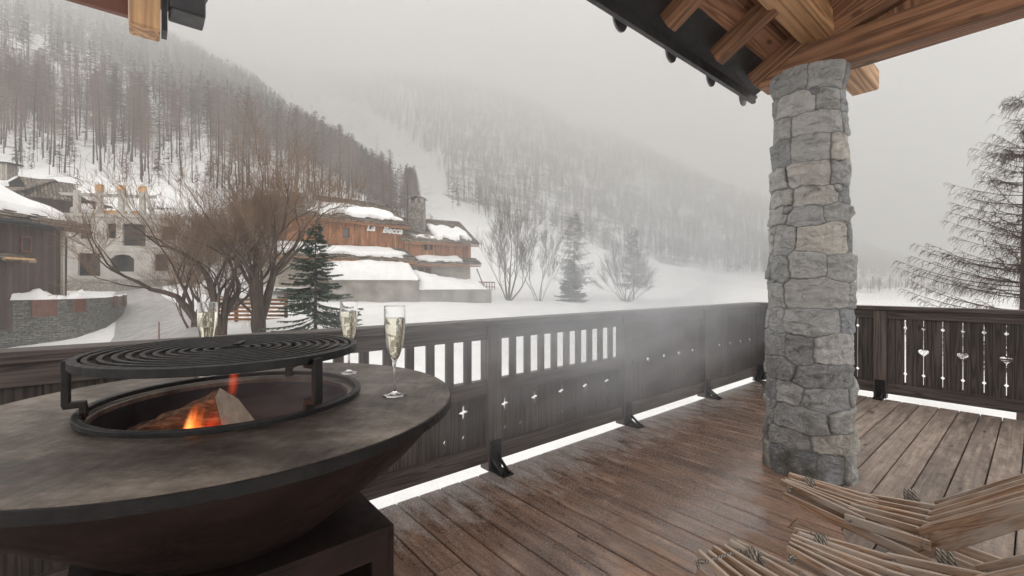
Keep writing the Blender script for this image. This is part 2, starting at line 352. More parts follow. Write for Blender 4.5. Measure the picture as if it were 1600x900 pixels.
def masonry(nm, a, b, mort, bw, rh, ms=.02):
    n = N(nm, .8, spec=.3); wc = n.attr('wc'); bt = n.new('ShaderNodeTexBrick'); bt.offset = .5
    for k_, c_ in (('Color1', a), ('Color2', b), ('Mortar', mort)): bt.inputs[k_].default_value = (*c_, 1)
    bt.inputs['Scale'].default_value = 1; bt.inputs['Mortar Size'].default_value = ms; bt.inputs['Brick Width'].default_value = bw; bt.inputs['Row Height'].default_value = rh
    ns = n.new('ShaderNodeTexNoise'); ns.inputs['Scale'].default_value = 2.2; ns.inputs['Detail'].default_value = 3; n.l(wc, ns.inputs['Vector'])
    sc_ = n.new('ShaderNodeVectorMath', operation='SCALE'); n.l(ns.outputs['Color'], sc_.inputs[0]); sc_.inputs['Scale'].default_value = .28
    vm = n.new('ShaderNodeVectorMath', operation='ADD'); n.l(wc, vm.inputs[0]); n.l(sc_.outputs[0], vm.inputs[1]); n.l(vm.outputs[0], bt.inputs['Vector'])
    n.col(n.mix(n.math('MULTIPLY', n.ramp(n.noise(wc, 5, 6, .7), [(.4, 0), (.7, 1)]), .5), bt.outputs[0], tuple(min(1, q * 1.5) for q in b)))
    n.bump(n.math('SUBTRACT', n.noise(wc, 7, 5, .7), n.math('MULTIPLY', bt.outputs['Fac'], 1.0)), .9, .06); return n.m
M['stonewall'] = masonry('grey green rubble wall', (.075, .075, .068), (.20, .195, .175), (.04, .04, .037), .42, .17)
M['chimney'] = masonry('chimney rubble', (.16, .14, .12), (.36, .33, .29), (.1, .09, .08), .3, .16)
n = N('twisted rope', .85, (.35, .31, .26), spec=.2); wc = n.attr('wc'); sp = n.sep(wc)
at = n.math('ARCTAN2', sp[2], sp[1]); tw = n.math('SINE', n.math('ADD', n.math('MULTIPLY', sp[0], 420), n.math('MULTIPLY', at, 3)))
n.col(n.ramp(tw, [(.2, (.20, .17, .145)), (.8, (.50, .46, .40))])); n.bump(tw, .8, .003); M['rope'] = n.m
n = N('clear glass', .0, (1, 1, 1)); n.b.inputs['Transmission Weight'].default_value = 1; n.b.inputs['IOR'].default_value = 1.45; M['glass'] = n.m
n = N('champagne', .0, (.975, .94, .78)); n.b.inputs['Transmission Weight'].default_value = 1; n.b.inputs['IOR'].default_value = 1.33; M['wine'] = n.m
# burning log
n = N('charred log', .85, spec=.2); o = n.obj(); f = n.noise(n.map(o, (2, 14, 14)), 6, 8, .7)
n.col(n.ramp(f, [(.38, (.03, .017, .012)), (.50, (.14, .065, .038)), (.64, (.34, .19, .115))])); n.bump(f, .9, .012); M['log'] = n.m
M['logend'] = simple('pale split log end', (.42, .33, .25), (.75, .64, .53), 30, .8, 0, .4, .004)
n = N('glowing embers', .9, (.05, .02, .01)); o = n.obj(); f = n.noise(o, 38, 5, .7)
n.l(n.ramp(f, [(.5, (0, 0, 0)), (.62, (1, .12, .01))]), n.b.inputs['Emission Color']); n.b.inputs['Emission Strength'].default_value = 1.6
n.col(n.ramp(f, [(.3, (.01, .01, .01)), (.6, (.12, .11, .10))])); n.bump(f, 1, .02); M['ember'] = n.m
# flame: emission that thins towards its edges and tip
fm = bpy.data.materials.new('flame'); fm.use_nodes = True; t = fm.node_tree; t.nodes.clear()
out = t.nodes.new('ShaderNodeOutputMaterial'); em = t.nodes.new('ShaderNodeEmission'); tr = t.nodes.new('ShaderNodeBsdfTransparent'); ms = t.nodes.new('ShaderNodeMixShader')
lw = t.nodes.new('ShaderNodeLayerWeight'); lw.inputs[0].default_value = .45; at_ = t.nodes.new('ShaderNodeAttribute'); at_.attribute_name = 'hot'
rp = t.nodes.new('ShaderNodeValToRGB'); rp.color_ramp.elements[0].color = (1, .08, .01, 1); rp.color_ramp.elements[1].color = (1, .50, .16, 1); rp.color_ramp.elements[0].position = .1
t.links.new(at_.outputs['Fac'], rp.inputs[0]); t.links.new(rp.outputs[0], em.inputs[0]); em.inputs[1].default_value = 2.2
iv = t.nodes.new('ShaderNodeMath'); iv.operation = 'SUBTRACT'; iv.inputs[0].default_value = 1.0; t.links.new(lw.outputs['Facing'], iv.inputs[1])
pw = t.nodes.new('ShaderNodeMath'); pw.operation = 'POWER'; t.links.new(iv.outputs[0], pw.inputs[0]); pw.inputs[1].default_value = 2.6
ml = t.nodes.new('ShaderNodeMath'); ml.operation = 'MULTIPLY'; ml.use_clamp = True; t.links.new(pw.outputs[0], ml.inputs[0]); t.links.new(at_.outputs['Fac'], ml.inputs[1])
t.links.new(ml.outputs[0], ms.inputs[0]); t.links.new(tr.outputs[0], ms.inputs[1]); t.links.new(em.outputs[0], ms.inputs[2]); t.links.new(ms.outputs[0], out.inputs[0]); M['flame'] = fm

# ------------------------------------------------------------------ terrain
def zy(y, Y): return CZ + (HY - y) / F * Y
def pt(px, Y, z): return Vector(((px - CX) / F * Y, Y, z))
def py(px, y, Y): return pt(px, Y, zy(y, Y))
S_ = .78
def far(*l): return [(Y * S_, zy(y, Y * S_)) for Y, y in l]
def nr(*l): return [(Y, zy(y, Y)) for Y, y in l]
COLS = {
 -500: [(2, -5), (8, -5), (31, -3.4), (45, -1.9), (55, .5)] + nr((80, 270), (130, 150), (230, 0), (350, -90), (620, -100)),
 0:    [(2, -5), (8, -5), (31, -3.5), (45, -1.9), (55, .8)] + nr((80, 278), (130, 165), (230, 25), (350, -60), (620, -70)),
 200:  [(2, -5), (8, -5), (27, -4.0), (45, -1.75), (58, .8)] + nr((85, 285), (140, 205), (230, 105), (330, 40), (400, 20), (620, 15)),
 300:  [(2, -4.6), (8, -4), (22, -2.0), (27, -1.7), (40, -1.2), (55, .5)] + nr((88, 290), (140, 225), (220, 145), (290, 105), (330, 110), (400, 95), (620, 60)),
 400:  [(2, -4.2), (8, -3.6), (22, -1.5), (27, -1.4), (40, -1), (58, 1)] + nr((90, 305), (150, 245), (220, 190), (265, 165), (300, 180)) + far((450, 165), (560, 120), (700, 100), (850, 110)),
 530:  [(2, -4.2), (8, -3.5), (20, -1.3), (45, -.6), (60, 1)] + nr((100, 335), (160, 290), (210, 262), (240, 268)) + far((380, 290), (480, 225), (620, 160), (760, 118), (900, 130)),
 610:  [(2, -4.2), (8, -3.5), (20, -1.8), (45, -.7), (60, .6)] + nr((100, 368), (150, 338), (185, 324), (215, 330)) + far((320, 310), (420, 245), (600, 160), (780, 115), (900, 130)),
 700:  [(2, -4.2), (8, -3.5), (20, -2.0), (35, -1.0), (49, -.8), (60, .3)] + nr((70, 440), (100, 412), (150, 370), (195, 332), (215, 328)) + far((330, 290), (420, 235), (600, 165), (790, 120), (900, 135)),
 800:  [(2, -4.2), (8, -3.5), (20, -2.4), (40, -1.9)] + nr((60, 468), (100, 435), (150, 398), (205, 367)) + far((330, 325), (420, 270), (600, 200), (760, 150), (900, 170)),
 1000: [(2, -4.2), (8, -3.5), (20, -2.6), (40, -2.2)] + nr((60, 479), (100, 463), (160, 433), (225, 408)) + far((350, 380), (450, 325), (600, 265), (720, 230), (900, 260)),
 1190: [(2, -4.2), (8, -3.5), (20, -2.8), (40, -2.4)] + nr((60, 482), (100, 472), (160, 454), (235, 438)) + far((370, 415), (460, 375), (560, 335), (650, 315), (900, 345)),
 1320: [(2, -4.2), (8, -3.5), (20, -3), (40, -2.5)] + nr((60, 481), (120, 470), (200, 462), (260, 458)) + far((480, 430), (580, 400), (700, 378), (900, 390)),
 1450: [(2, -4.2), (8, -3.5), (20, -3), (40, -2.6)] + nr((60, 484), (120, 474), (200, 466), (300, 458)) + far((600, 440), (760, 425), (900, 428)),
 1650: [(2, -4.2), (8, -3.5), (20, -3), (40, -2.8)] + nr((60, 484), (120, 476), (300, 464), (620, 450)),
 2200: [(2, -4.2), (8, -3.5), (20, -3), (40, -2.8)] + nr((60, 484), (120, 476), (300, 464), (620, 450)),
}
YG = np.geomspace(2, 700, 190); PG = np.arange(-500, 2201, 10.)
ck = sorted(COLS); ZC = np.array([np.interp(YG, *zip(*COLS[c])) for c in ck])
ZG = np.array([[np.interp(p, ck, ZC[:, j]) for j in range(len(YG))] for p in PG])
ker = np.array([1, 2, 3, 2, 1.]); ker /= ker.sum()
for _ in range(2):
    ZG = np.apply_along_axis(lambda a: np.convolve(np.pad(a, 2, 'edge'), ker, 'valid'), 0, ZG)
ZG = np.apply_along_axis(lambda a: np.convolve(np.pad(a, 1, 'edge'), [.25, .5, .25], 'valid'), 1, ZG)
for i, p in enumerate(PG):
    for j, Y in enumerate(YG):
        X = (p - CX) / F * Y; amp = .12 + max(0, min(1, (Y - 70) / 150)) * 4.5
        ZG[i, j] += nz(X / 45, Y / 45, 3, 5) * amp * (1 if Y > 70 else .6) + nz(X / 5, Y / 5, 1, 3) * .10
        if 20 < Y < 60 and p < 620: ZG[i, j] += nz(X / 3, Y / 3, 8, 3) * .12
def gz(px, Y):
    i = min(max((px - PG[0]) / 10, 0), len(PG) - 1.001); j = float(np.interp(Y, YG, np.arange(len(YG)))); j = min(j, len(YG) - 1.001)
    a, b = int(i), int(j); u, v = i - a, j - b
    return (ZG[a, b] * (1 - u) + ZG[a + 1, b] * u) * (1 - v) + (ZG[a, b + 1] * (1 - u) + ZG[a + 1, b + 1] * u) * v
nP, nY = len(PG), len(YG)
PP, YY = np.meshgrid(PG, YG, indexing='ij')
V = np.c_[((PP - CX) / F * YY).ravel(), YY.ravel(), ZG.ravel()]
ii = np.arange(nP * nY).reshape(nP, nY)
Fc = np.c_[ii[:-1, :-1].ravel(), ii[1:, :-1].ravel(), ii[1:, 1:].ravel(), ii[:-1, 1:].ravel()]
def gully(px, Y):        # 1 on the open, stony avalanche track and the upper mountain
    if Y < 250: return 0.
    c = np.interp(Y, [250, 330, 420, 520, 620], [680, 640, 560, 480, 400]); wd = np.interp(Y, [250, 400, 620], [30, 60, 75])
    return max(0., 1 - abs(px - c) / wd / 1.25)
RK = np.array([[0.22 + .06 * gully(p, Y) if Y > 230 else (.12 if Y > 75 and p < 660 else -.6) for Y in YG] for p in PG])
RK[(YY > 200) & (PP > 690)] += .22
RK[(PP > 1150)] *= .6
g = link('snowy_hills', npmesh('snowy_hills', V, Fc, [('rock', RK.ravel())]), M['terrain'], smooth=True); kind(g, 'structure')
b = MB()
for x0, x1, y0, y1 in ((-900, 1300, -350, 2.2),): b.add([(x0, y0, -5.2), (x1, y0, -5.2), (x1, y1, -5.2), (x0, y1, -5.2)], [(0, 1, 2, 3)])
kind(b.build('snow_ground', M['snow']), 'structure')
# road strip draped over the ground
rd = [(255, 24, 3.6), (235, 29, 3.4), (240, 36, 3.2), (232, 44, 3.2), (212, 52, 3.0), (228, 60, 2.6)]
vs = []; L = []
for k in range(41):
    q = k / 40 * (len(rd) - 1); a = min(int(q), len(rd) - 2); u = q - a
    px, Y, wd = [rd[a][i] * (1 - u) + rd[a + 1][i] * u for i in range(3)]
    for s in np.linspace(-1, 1, 9):
        X = (px - CX) / F * Y + s * wd; p2 = CX + F * X / Y; vs.append((X, Y, gz(p2, Y) + .05 + .08 * (1 - s * s)))
fs = [(k * 9 + i, k * 9 + i + 1, k * 9 + i + 10, k * 9 + i + 9) for k in range(40) for i in range(8)]
b = MB(); b.add(vs, fs); kind(b.build('road', M['road'], smooth=True), 'structure')

# ------------------------------------------------------------------ distant trees
def far_tree(seed, nb=46, evergreen=False, near=False):
    """unit-height tree: trunk faces and thin branch blades, as (verts, tris, rnd) for trunk and crown"""
    rs = random.Random(seed); tv = []; tf = []; k = 4 if near else 3
    bend = (rs.uniform(-.02, .02), rs.uniform(-.02, .02))
    def axis(h): return np.array([bend[0] * math.sin(h * 3), bend[1] * math.sin(h * 3), h])
    hs_ = [0, .3, .65, 1.0]
    for h in hs_:
        c = axis(h); r = .0095 * (1 - h * .93)
        for q in range(k): a = 2 * math.pi * q / k; tv.append(c + np.array([r * math.cos(a), r * math.sin(a), 0]))
    for i in range(3):
        for q in range(k):
            a, b_ = i * k + q, i * k + (q + 1) % k; tf += [(a, b_, b_ + k), (a, b_ + k, a + k)]
    cv = []; cf = []
    h0 = .10 if evergreen else rs.uniform(.18, .46)
    for _ in range(nb):
        h = h0 + (1 - h0) * (rs.random() ** (.85 if not evergreen else 1.2)) * .99
        env = (1 - (h - h0) / (1 - h0)); ln = (.02 + .13 * env ** .7) * rs.uniform(.55, 1.15) * (1.25 if evergreen else 1)
        a = rs.uniform(0, 6.28); d = np.array([math.cos(a), math.sin(a), rs.uniform(-.35, .25) if not evergreen else rs.uniform(-.5, -.1)])
        s_ = np.array([-math.sin(a), math.cos(a), 0]); c = axis(h); e = c + d * ln
        if near:
            w0 = .0016; n0 = len(cv)
            cv += [c - np.array([0, 0, w0]), c + np.array([0, 0, w0]), e]; cf.append((n0, n0 + 1, n0 + 2))
            for q in range(5):
                u = rs.uniform(.25, 1); m_ = c + (e - c) * u; dd = s_ * rs.choice((-1, 1)) * rs.uniform(.3, 1) + d * .8 + np.array([0, 0, rs.uniform(-.9, .2)])
                t2 = m_ + dd * ln * rs.uniform(.18, .4); n0 = len(cv); cv += [m_ - np.array([0, 0, .0011]), m_ + np.array([0, 0, .0011]) + s_ * .0008, t2]; cf.append((n0, n0 + 1, n0 + 2))
        else:
            wd = .0085 * (2.2 if evergreen else 1); n0 = len(cv)
            cv += [c - s_ * wd * .5 - np.array([0, 0, wd]), c + s_ * wd * .5 + np.array([0, 0, wd]), e]; cf.append((n0, n0 + 1, n0 + 2))
    return np.array(tv), np.array(tf), np.array(cv), np.array(cf)

BASE = {-500: 78, 0: 80, 200: 85, 300: 88, 400: 90, 530: 100, 610: 100, 660: 150}
def base(px): return float(np.interp(px, sorted(BASE), [BASE[k] for k in sorted(BASE)]))
def ridgeA(px): return float(np.interp(px, [-500, 0, 200, 300, 400, 530, 610, 650], [420, 400, 380, 320, 275, 225, 195, 175]))
# individual larches on the near slope
protos = []
for k in range(7):
    e = thing('larch_tree', 'bare grey brown larch in the dense wood on the slope behind the houses', 'tree', (0, 0, 0), 'bare larches on the slope behind the houses')
    a, bq, c, d = far_tree(100 + k, 270, False, True)
    sc_ = 18.0
    link('trunk', npmesh('trunk', a * sc_, bq, [('rnd', np.full(len(a), random.random()))]), M['fartrunk'], e)
    link('crown', npmesh('crown', c * sc_, d, [('rnd', np.full(len(c), k / 6))]), M['farlarch'], e)
    protos.append(e)
rs = random.Random(5); spots = []
while len(spots) < 290:
    px = rs.uniform(-40, 655); bY = base(px); top = min(bY * 1.75, ridgeA(px))
    if top < bY + 5: top = bY + 5
    Y = bY + (top - bY) * rs.random() ** .9
    if noise.noise(Vector((px / 22, Y / 9, 4))) < -.22 and rs.random() < .8: continue
    X = (px - CX) / F * Y
    if any((X - q[0]) ** 2 + (Y - q[1]) ** 2 < 1.4 for q in spots): continue
    spots.append((X, Y, px))
for i, (X, Y, px) in enumerate(spots):
    o = protos[i] if i < 7 else copy_tree(protos[rs.randrange(7)])
    o.location = (X, Y, gz(px, Y) - .3); sc_ = rs.uniform(.72, 1.25); o.scale = (sc_ * rs.uniform(.9, 1.2), sc_ * rs.uniform(.9, 1.2), sc_)
    o.rotation_euler = (rs.uniform(-.03, .03), rs.uniform(-.03, .03), rs.uniform(0, 6.28))
# the far-off wood: one mass
T = [far_tree(200 + k, 46) for k in range(6)] + [far_tree(300 + k, 46, True) for k in range(2)]
Vs, Fs, Rs = [], [], []; off = 0
def plant(px, Y, H, ev=False, tone=None):
    global off
    a, bq, c, d = T[rs.randrange(6, 8) if ev else rs.randrange(6)]
    v = np.vstack([a, c]); f = np.vstack([bq, d + len(a)]); an = rs.uniform(0, 6.28); ca, sa = math.cos(an), math.sin(an); wdt = H * rs.uniform(.85, 1.5)
    v = np.c_[(v[:, 0] * ca - v[:, 1] * sa) * wdt, (v[:, 0] * sa + v[:, 1] * ca) * wdt, v[:, 2] * H] + np.array([(px - CX) / F * Y, Y, gz(px, Y) - .4])
    Vs.append(v); Fs.append(f + off); Rs.append(np.full(len(v), rs.random() * .8 + .1 if tone is None else tone)); off += len(v)
cnt = 0
while cnt < 5200:                                    # rest of the near slope, up to its crest
    px = rs.uniform(-80, 650); bY = base(px); r0 = min(bY * 1.7, ridgeA(px)); r1 = ridgeA(px)
    if r1 <= bY + 10: continue
    Y = r0 + (r1 - r0) * math.sqrt(rs.random())
    if noise.noise(Vector((px / 40, Y / 30, 2))) < -.3: continue
    plant(px, Y, rs.uniform(13, 20), rs.random() < .1); cnt += 1
for px, Y in ((505, 205), (520, 212), (548, 200), (566, 190), (582, 190), (600, 186), (607, 180), (618, 184), (634, 180), (642, 172), (648, 178)): plant(px, Y, rs.uniform(11, 17), True, .2)
def edgeB(Y): return float(np.interp(Y, [200, 250, 330, 420, 520, 640], [705, 700, 665, 590, 510, 430]))
def topB(px): return float(np.interp(px, [400, 530, 700, 800, 1000, 1190, 1320, 1450], [700, 760, 790, 760, 720, 650, 700, 760])) * S_
def botB(px): return float(np.interp(px, [400, 680, 700, 800, 1000, 1190, 1320, 1450], [300, 225, 218, 214, 236, 246, 340, 440]))
for _ in range(620):                                 # saplings and brush on the wood's lower edge
    px = rs.uniform(-60, 660); Y = base(px) * rs.uniform(.93, 1.7)
    if noise.noise(Vector((px / 25, Y / 12, 12))) > -.05: plant(px, Y, rs.uniform(2.5, 8), rs.random() < .08)
cnt = 0
while cnt < 10500:
    px = rs.uniform(420, 1500); b0, b1 = botB(px), topB(px); Y = b0 + (b1 - b0) * rs.random() ** .8
    if px < edgeB(Y) + 18 * noise.noise(Vector((Y / 15, 0, 3))): continue
    m = noise.noise(Vector((px / 55, Y / 45, 7))) + .5 * noise.noise(Vector((px / 18, Y / 18, 1)))
    up = (Y - b0) / (b1 - b0)
    if m < -.42 + .42 * max(0, up - .35) and rs.random() < .85: continue
    plant(px, Y, rs.uniform(8.5, 14) , rs.random() < .12); cnt += 1
cnt = 0
while cnt < 330:                                     # scattered trees on the open track above the near slope
    px = rs.uniform(250, 600); Y = rs.uniform(300, 520)
    if px > edgeB(Y) - 10: continue
    if noise.noise(Vector((px / 30, Y / 30, 9))) < .02: continue
    plant(px, Y, rs.uniform(6, 11), rs.random() < .2); cnt += 1
for _ in range(260):                                 # brushwood on the valley floor, far right
    px = rs.uniform(1325, 1560); plant(px, rs.uniform(230, 330), rs.uniform(5, 9), False, .9)
kind(link('far_forest', npmesh('far_forest', np.vstack(Vs), np.vstack(Fs), [('rnd', np.concatenate(Rs))]), M['forest']), 'stuff')

# ------------------------------------------------------------------ trees close enough to have limbs
def grow(tb, wb, p, d, r, L, depth, rs, spread=.6, up=.15, gnarl=.25, twig_r=.007, kids=(3, 5), maxd=5, tw=3):
    seg = 4 if depth < 3 else 3; pts = [p.copy()]; rad = [r]; q = p.copy(); dd = d.copy()
    r1 = max(r * .5, twig_r)
    for i in range(seg):
        dd = (dd + Vector((rs.gauss(0, gnarl), rs.gauss(0, gnarl), rs.gauss(0, gnarl) + up)) * .5).normalized()
        q = q + dd * L / seg; pts.append(q.copy()); rad.append(r + (r1 - r) * (i + 1) / seg)
    (tb if r > .022 else wb).tube(pts, rad, 7 if r > .08 else (5 if r > .022 else 3), cap=False)
    if depth >= maxd: return
    nk = rs.randint(*kids)
    for k in range(nk):
        t_ = rs.uniform(.35, 1) if k else 1.0; x = t_ * seg; a = min(int(x), seg - 1); pos = pts[a].lerp(pts[a + 1], x - a)
        ax = dd.orthogonal().normalized(); ax.rotate(Matrix.Rotation(rs.uniform(0, 6.28), 3, dd))
        nd = (dd + ax * spread * rs.uniform(.6, 1.3) * (.4 if k == 0 else 1)).normalized()
        grow(tb, wb, pos, nd, max(r1 * (.95 if k == 0 else .7), twig_r), L * rs.uniform(.6, .85), depth + 1, rs, spread, up, gnarl, twig_r, kids, maxd)

def bare_tree(name, label, loc, stems, H, seed, mt='bark', mw='twig', r0=.12, maxd=5, kids=(3, 4), spread=.6, up=.12, gnarl=.3, twig_r=.006, group=None):
    e = thing(name, label, 'tree', loc, group); rs = random.Random(seed); tb, wb = MB(), MB()
    for dx, dy, k in stems:
        d = Vector((dx, dy, 1)).normalized()
        grow(tb, wb, Vector(loc) + Vector((dx * .3, dy * .3, -.25)), d, r0 * k, H * .36 * k, 0, rs, spread, up, gnarl, twig_r, kids, maxd)
    tb.build('trunk', M[mt], e, smooth=True); wb.build('crown', M[mw], e); return e
def at(px, Y, dz=0): return (((px - CX) / F * Y), Y, gz(px, Y) + dz)
bare_tree('bare_tree', 'gnarled leafless brown tree leaning left over the road, beside the stake', at(345, 24), [(-.75, 0, 1.0), (-.45, .3, .95), (-.15, -.1, 1.0), (-1.0, .3, .75), (.1, .2, .85)], 9.4, 11, 'darkbark', r0=.30, maxd=6, kids=(3, 4), up=.16, gnarl=.36, twig_r=.0056)
bare_tree('bare_tree', 'tallest leafless brown tree between the two flutes, with several upright stems', at(405, 25), [(-.2, 0, 1.05), (.1, .1, 1.1), (.28, -.1, .85), (-.35, .2, .9)], 10.2, 23, 'darkbark', r0=.30, maxd=6, kids=(3, 4), up=.22, gnarl=.36, twig_r=.0056)
bare_tree('bare_tree', 'many stemmed leafless grey tree by the right end of the concrete wall', at(795, 58), [(-.25, 0, 1), (.05, 0, 1.1), (.3, .1, .95), (.55, 0, .8), (-.5, 0, .7)], 12.5, 31, 'twiggrey', 'twiggrey', .15, 5, (2, 4), .5, .2, .18, .013)
bare_tree('bare_shrub', 'lower leafless grey shrub left of the dark spruce', at(842, 60), [(-.3, 0, 1), (.1, 0, 1.1), (.35, 0, .9), (-.6, 0, .8), (.6, 0, .8)], 8.5, 37, 'twiggrey', 'twiggrey', .07, 5, (2, 4), .45, .2, .15, .011)
bare_tree('bare_shrub', 'wide fan shaped leafless shrub alone on the open snow slope', at(978, 70), [(x_, y_, 1 - abs(x_) * .25) for x_, y_ in ((-1.1, 0), (-.75, .2), (-.45, -.1), (-.2, .1), (0, 0), (.25, -.2), (.5, .1), (.8, 0), (1.1, .1), (1.4, 0))], 10.5, 41, 'twiggrey', 'twiggrey', .08, 4, (3, 4), .40, .14, .14, .012)
bare_tree('bare_shrub', 'small leafless brown shrub at the corner of the snowed-in wooden stand', at(300, 30), [(-.5, 0, .9), (.1, 0, 1), (.5, 0, .8), (-.1, .2, 1)], 6.5, 47, r0=.10, maxd=5, kids=(3, 4), up=.2)

def conifer(name, label, loc, H, Rw, seed, kindn='larch', mt='bark', mc='larchtwig', levels=26, per=6, droop=-.15, tr=.02, twig=None, lean=(0, 0), h0=.08, dens=1.0, group=None, env=.75):
    e = thing(name, label, 'tree', loc, group); rs = random.Random(seed); tb, cb = MB(), MB(); L0 = Vector(loc)
    def ax(h): return L0 + Vector((lean[0] * h * H, lean[1] * h * H, h * H - .3))
    tb.tube([ax(h / 8) for h in range(9)], [H * tr * (1 - h / 8 * .95) for h in range(9)], 8)
    for i in range(levels):
        h = h0 + (1 - h0) * ((i + rs.uniform(-.3, .3)) / levels); hb0 = h; h = min(max(h, h0), .985)
        for k in range(per):
            h = min(max(hb0 + rs.uniform(-.8, .8) / levels, h0), .985); a = rs.uniform(0, 6.28); ln = Rw * (1 - (h - h0) / (1 - h0)) ** env * rs.uniform(.6, 1.1) + .02 * H
            d = Vector((math.cos(a), math.sin(a), droop + .35 * h)); s_ = Vector((-math.sin(a), math.cos(a), 0))
            pts = [ax(h)]; nseg = 5
            for q in range(1, nseg + 1):
                u = q / nseg; pts.append(ax(h) + d * ln * u + Vector((0, 0, (.25 * u * u - .1 * u) * ln)) + s_ * rs.gauss(0, .02) * ln)
            rb = H * tr * .16 * (ln / Rw + .2)
            cb.tube(pts, [rb * (1 - q / nseg * .85) for q in range(nseg + 1)], 3, cap=False, rnd=.1)
            if kindn == 'larch':
                for q in range(int(ln * twig[0] * dens)):
                    u = rs.uniform(.12, 1); x = u * nseg; b_ = min(int(x), nseg - 1); m_ = pts[b_].lerp(pts[b_ + 1], x - b_)
                    tl = twig[1] * rs.uniform(.5, 1.3) * (1.15 - u * .5); dd = (s_ * rs.choice((-1, 1)) * rs.uniform(.2, 1) + d * .7 + Vector((0, 0, rs.uniform(-1.1, .1)))).normalized()
                    e1 = m_ + dd * tl; e2 = e1 + (dd * .5 + Vector((0, 0, -.9))).normalized() * tl * .6
                    cb.tube([m_, e1, e2], [twig[2], twig[2] * .8, twig[2] * .4], 3, cap=False)
                    for _ in range(twig[3]):
                        u2 = rs.random(); mm = m_.lerp(e1, u2) if rs.random() < .6 else e1.lerp(e2, u2); d3 = Vector((rs.gauss(0, .6), rs.gauss(0, .6), rs.uniform(-1.2, .2))).normalized() * tl * .3
                        w_ = Vector((rs.gauss(0, 1), rs.gauss(0, 1), 0)).normalized() * twig[2] * .9
                        cb.add([tuple(mm - w_), tuple(mm + w_), tuple(mm + d3)], [(0, 1, 2)])
            else:
                for q in range(int(ln * twig[0] * dens)):
                    u = rs.uniform(.08, 1) ** .8; x = u * nseg; b_ = min(int(x), nseg - 1); m_ = pts[b_].lerp(pts[b_ + 1], x - b_)
                    sl_ = rs.choice((-1, 1)); dd = (s_ * sl_ * rs.uniform(.5, 1) + d * .7 + Vector((0, 0, rs.uniform(-.6, .05)))).normalized(); tl = twig[1] * rs.uniform(.6, 1.3) * (1.25 - u * .6)
                    w_ = (dd.cross(Vector((rs.gauss(0, .6), rs.gauss(0, .6), 1)))).normalized() * twig[2]; rr = rs.random() * .7 + (.3 if rs.random() < .2 else 0)
                    cb.add([tuple(m_ - w_ * .5), tuple(m_ + w_ * .5), tuple(m_ + dd * tl * .6 + w_), tuple(m_ + dd * tl), tuple(m_ + dd * tl * .6 - w_)], [(0, 1, 2, 3, 4)], rnd=rr)
    tb.build('trunk', M[mt], e, smooth=True); cb.build('crown', M[mc], e); return e
conifer('spruce_tree', 'green spruce between the leafless brown trees and the big chalet', at(493, 23), 6.3, 2.75, 3, 'spruce', 'bark', 'needle', 23, 9, -.38, .017, (60, .25, .028), h0=.06, env=1.0)
conifer('spruce_tree', 'small dark spruce at the foot of the open slope, right of the grey shrubs', at(893, 62), 6.0, 2.3, 4, 'spruce', 'bark', 'needle', 24, 9, -.3, .02, (34, .42, .06), h0=.03)
conifer('larch_tree', 'slim leafless larch rising behind the small dark spruce', at(897, 70), 14.0, 3.2, 5, 'larch', 'twiggrey', 'twiggrey', 26, 6, -.2, .011, (9, .5, .022, 2), h0=.2)
conifer('larch_tree', 'leafless larch standing behind the fan shaped shrub', at(990, 78), 13.0, 3.0, 6, 'larch', 'twiggrey', 'twiggrey', 26, 6, -.2, .011, (9, .5, .022, 2), h0=.2)
conifer('larch_tree', 'big rusty brown larch at the far right with drooping twigs above the railing', ((1597 - CX) / F * 12.5, 12.5, -3.6), 10.8, 3.3, 8, 'larch', 'larchtwig', 'larchtwig', 27, 8, .0, .0125, (20, .24, .0052, 5), (.010, 0), h0=.26, env=.95)
for k, (px, Y, H, lb) in enumerate(((655, 92, 12, 'slender leafless larch showing right behind the big stone chimney'), (672, 96, 10, 'slender leafless larch above the roof just right of the big stone chimney'), (683, 97, 9, 'short slender larch, rightmost of the trees behind the chalet roof'),
        (612, 96, 13, 'slender leafless larch, leftmost behind the chalet roof'), (625, 97, 12, 'slender leafless larch beside the antenna behind the chalet roof'))):
    conifer('larch_tree', lb, at(px, Y), H, H * .17, 60 + k, 'larch', 'twiggrey', 'twiggrey', 20, 5, -.1, .009, (5, .6, .02, 1), h0=.12, group='larches directly behind the big chalet')
# ------------------------------------------------------------------ houses, walls, fences of the village
Z3 = Vector((0, 0, 1))
def heart(cx_, cy_, s):
    return [(cx_ + s * x / 17, cy_ + s * y / 17) for x, y in [(16 * math.sin(t) ** 3, 13 * math.cos(t) - 5 * math.cos(2 * t) - 2 * math.cos(3 * t) - math.cos(4 * t) + 2.5) for t in [2 * math.pi * k / 28 for k in range(28)]]]
def diamond(cx_, cy_, a, b_=None):
    b_ = b_ or a; return [(cx_ + a, cy_), (cx_, cy_ + b_), (cx_ - a, cy_), (cx_, cy_ - b_)]
def star(cx_, cy_, a, b_):
    o = []
    for k in range(4):
        t = k * math.pi / 2; r = a if k % 2 == 0 else b_; q = .30 * (a + b_) / 2
        for dt, rr in ((-.30, r * .62), (0, r), (.30, r * .62)): o.append((cx_ + rr * math.cos(t + dt), cy_ + rr * math.sin(t + dt)))
        o.append((cx_ + q * math.cos(t + math.pi / 4), cy_ + q * math.sin(t + math.pi / 4)))
    return o
def rect(x0, x1, y0, y1): return [(x0, y0), (x1, y0), (x1, y1), (x0, y1)]
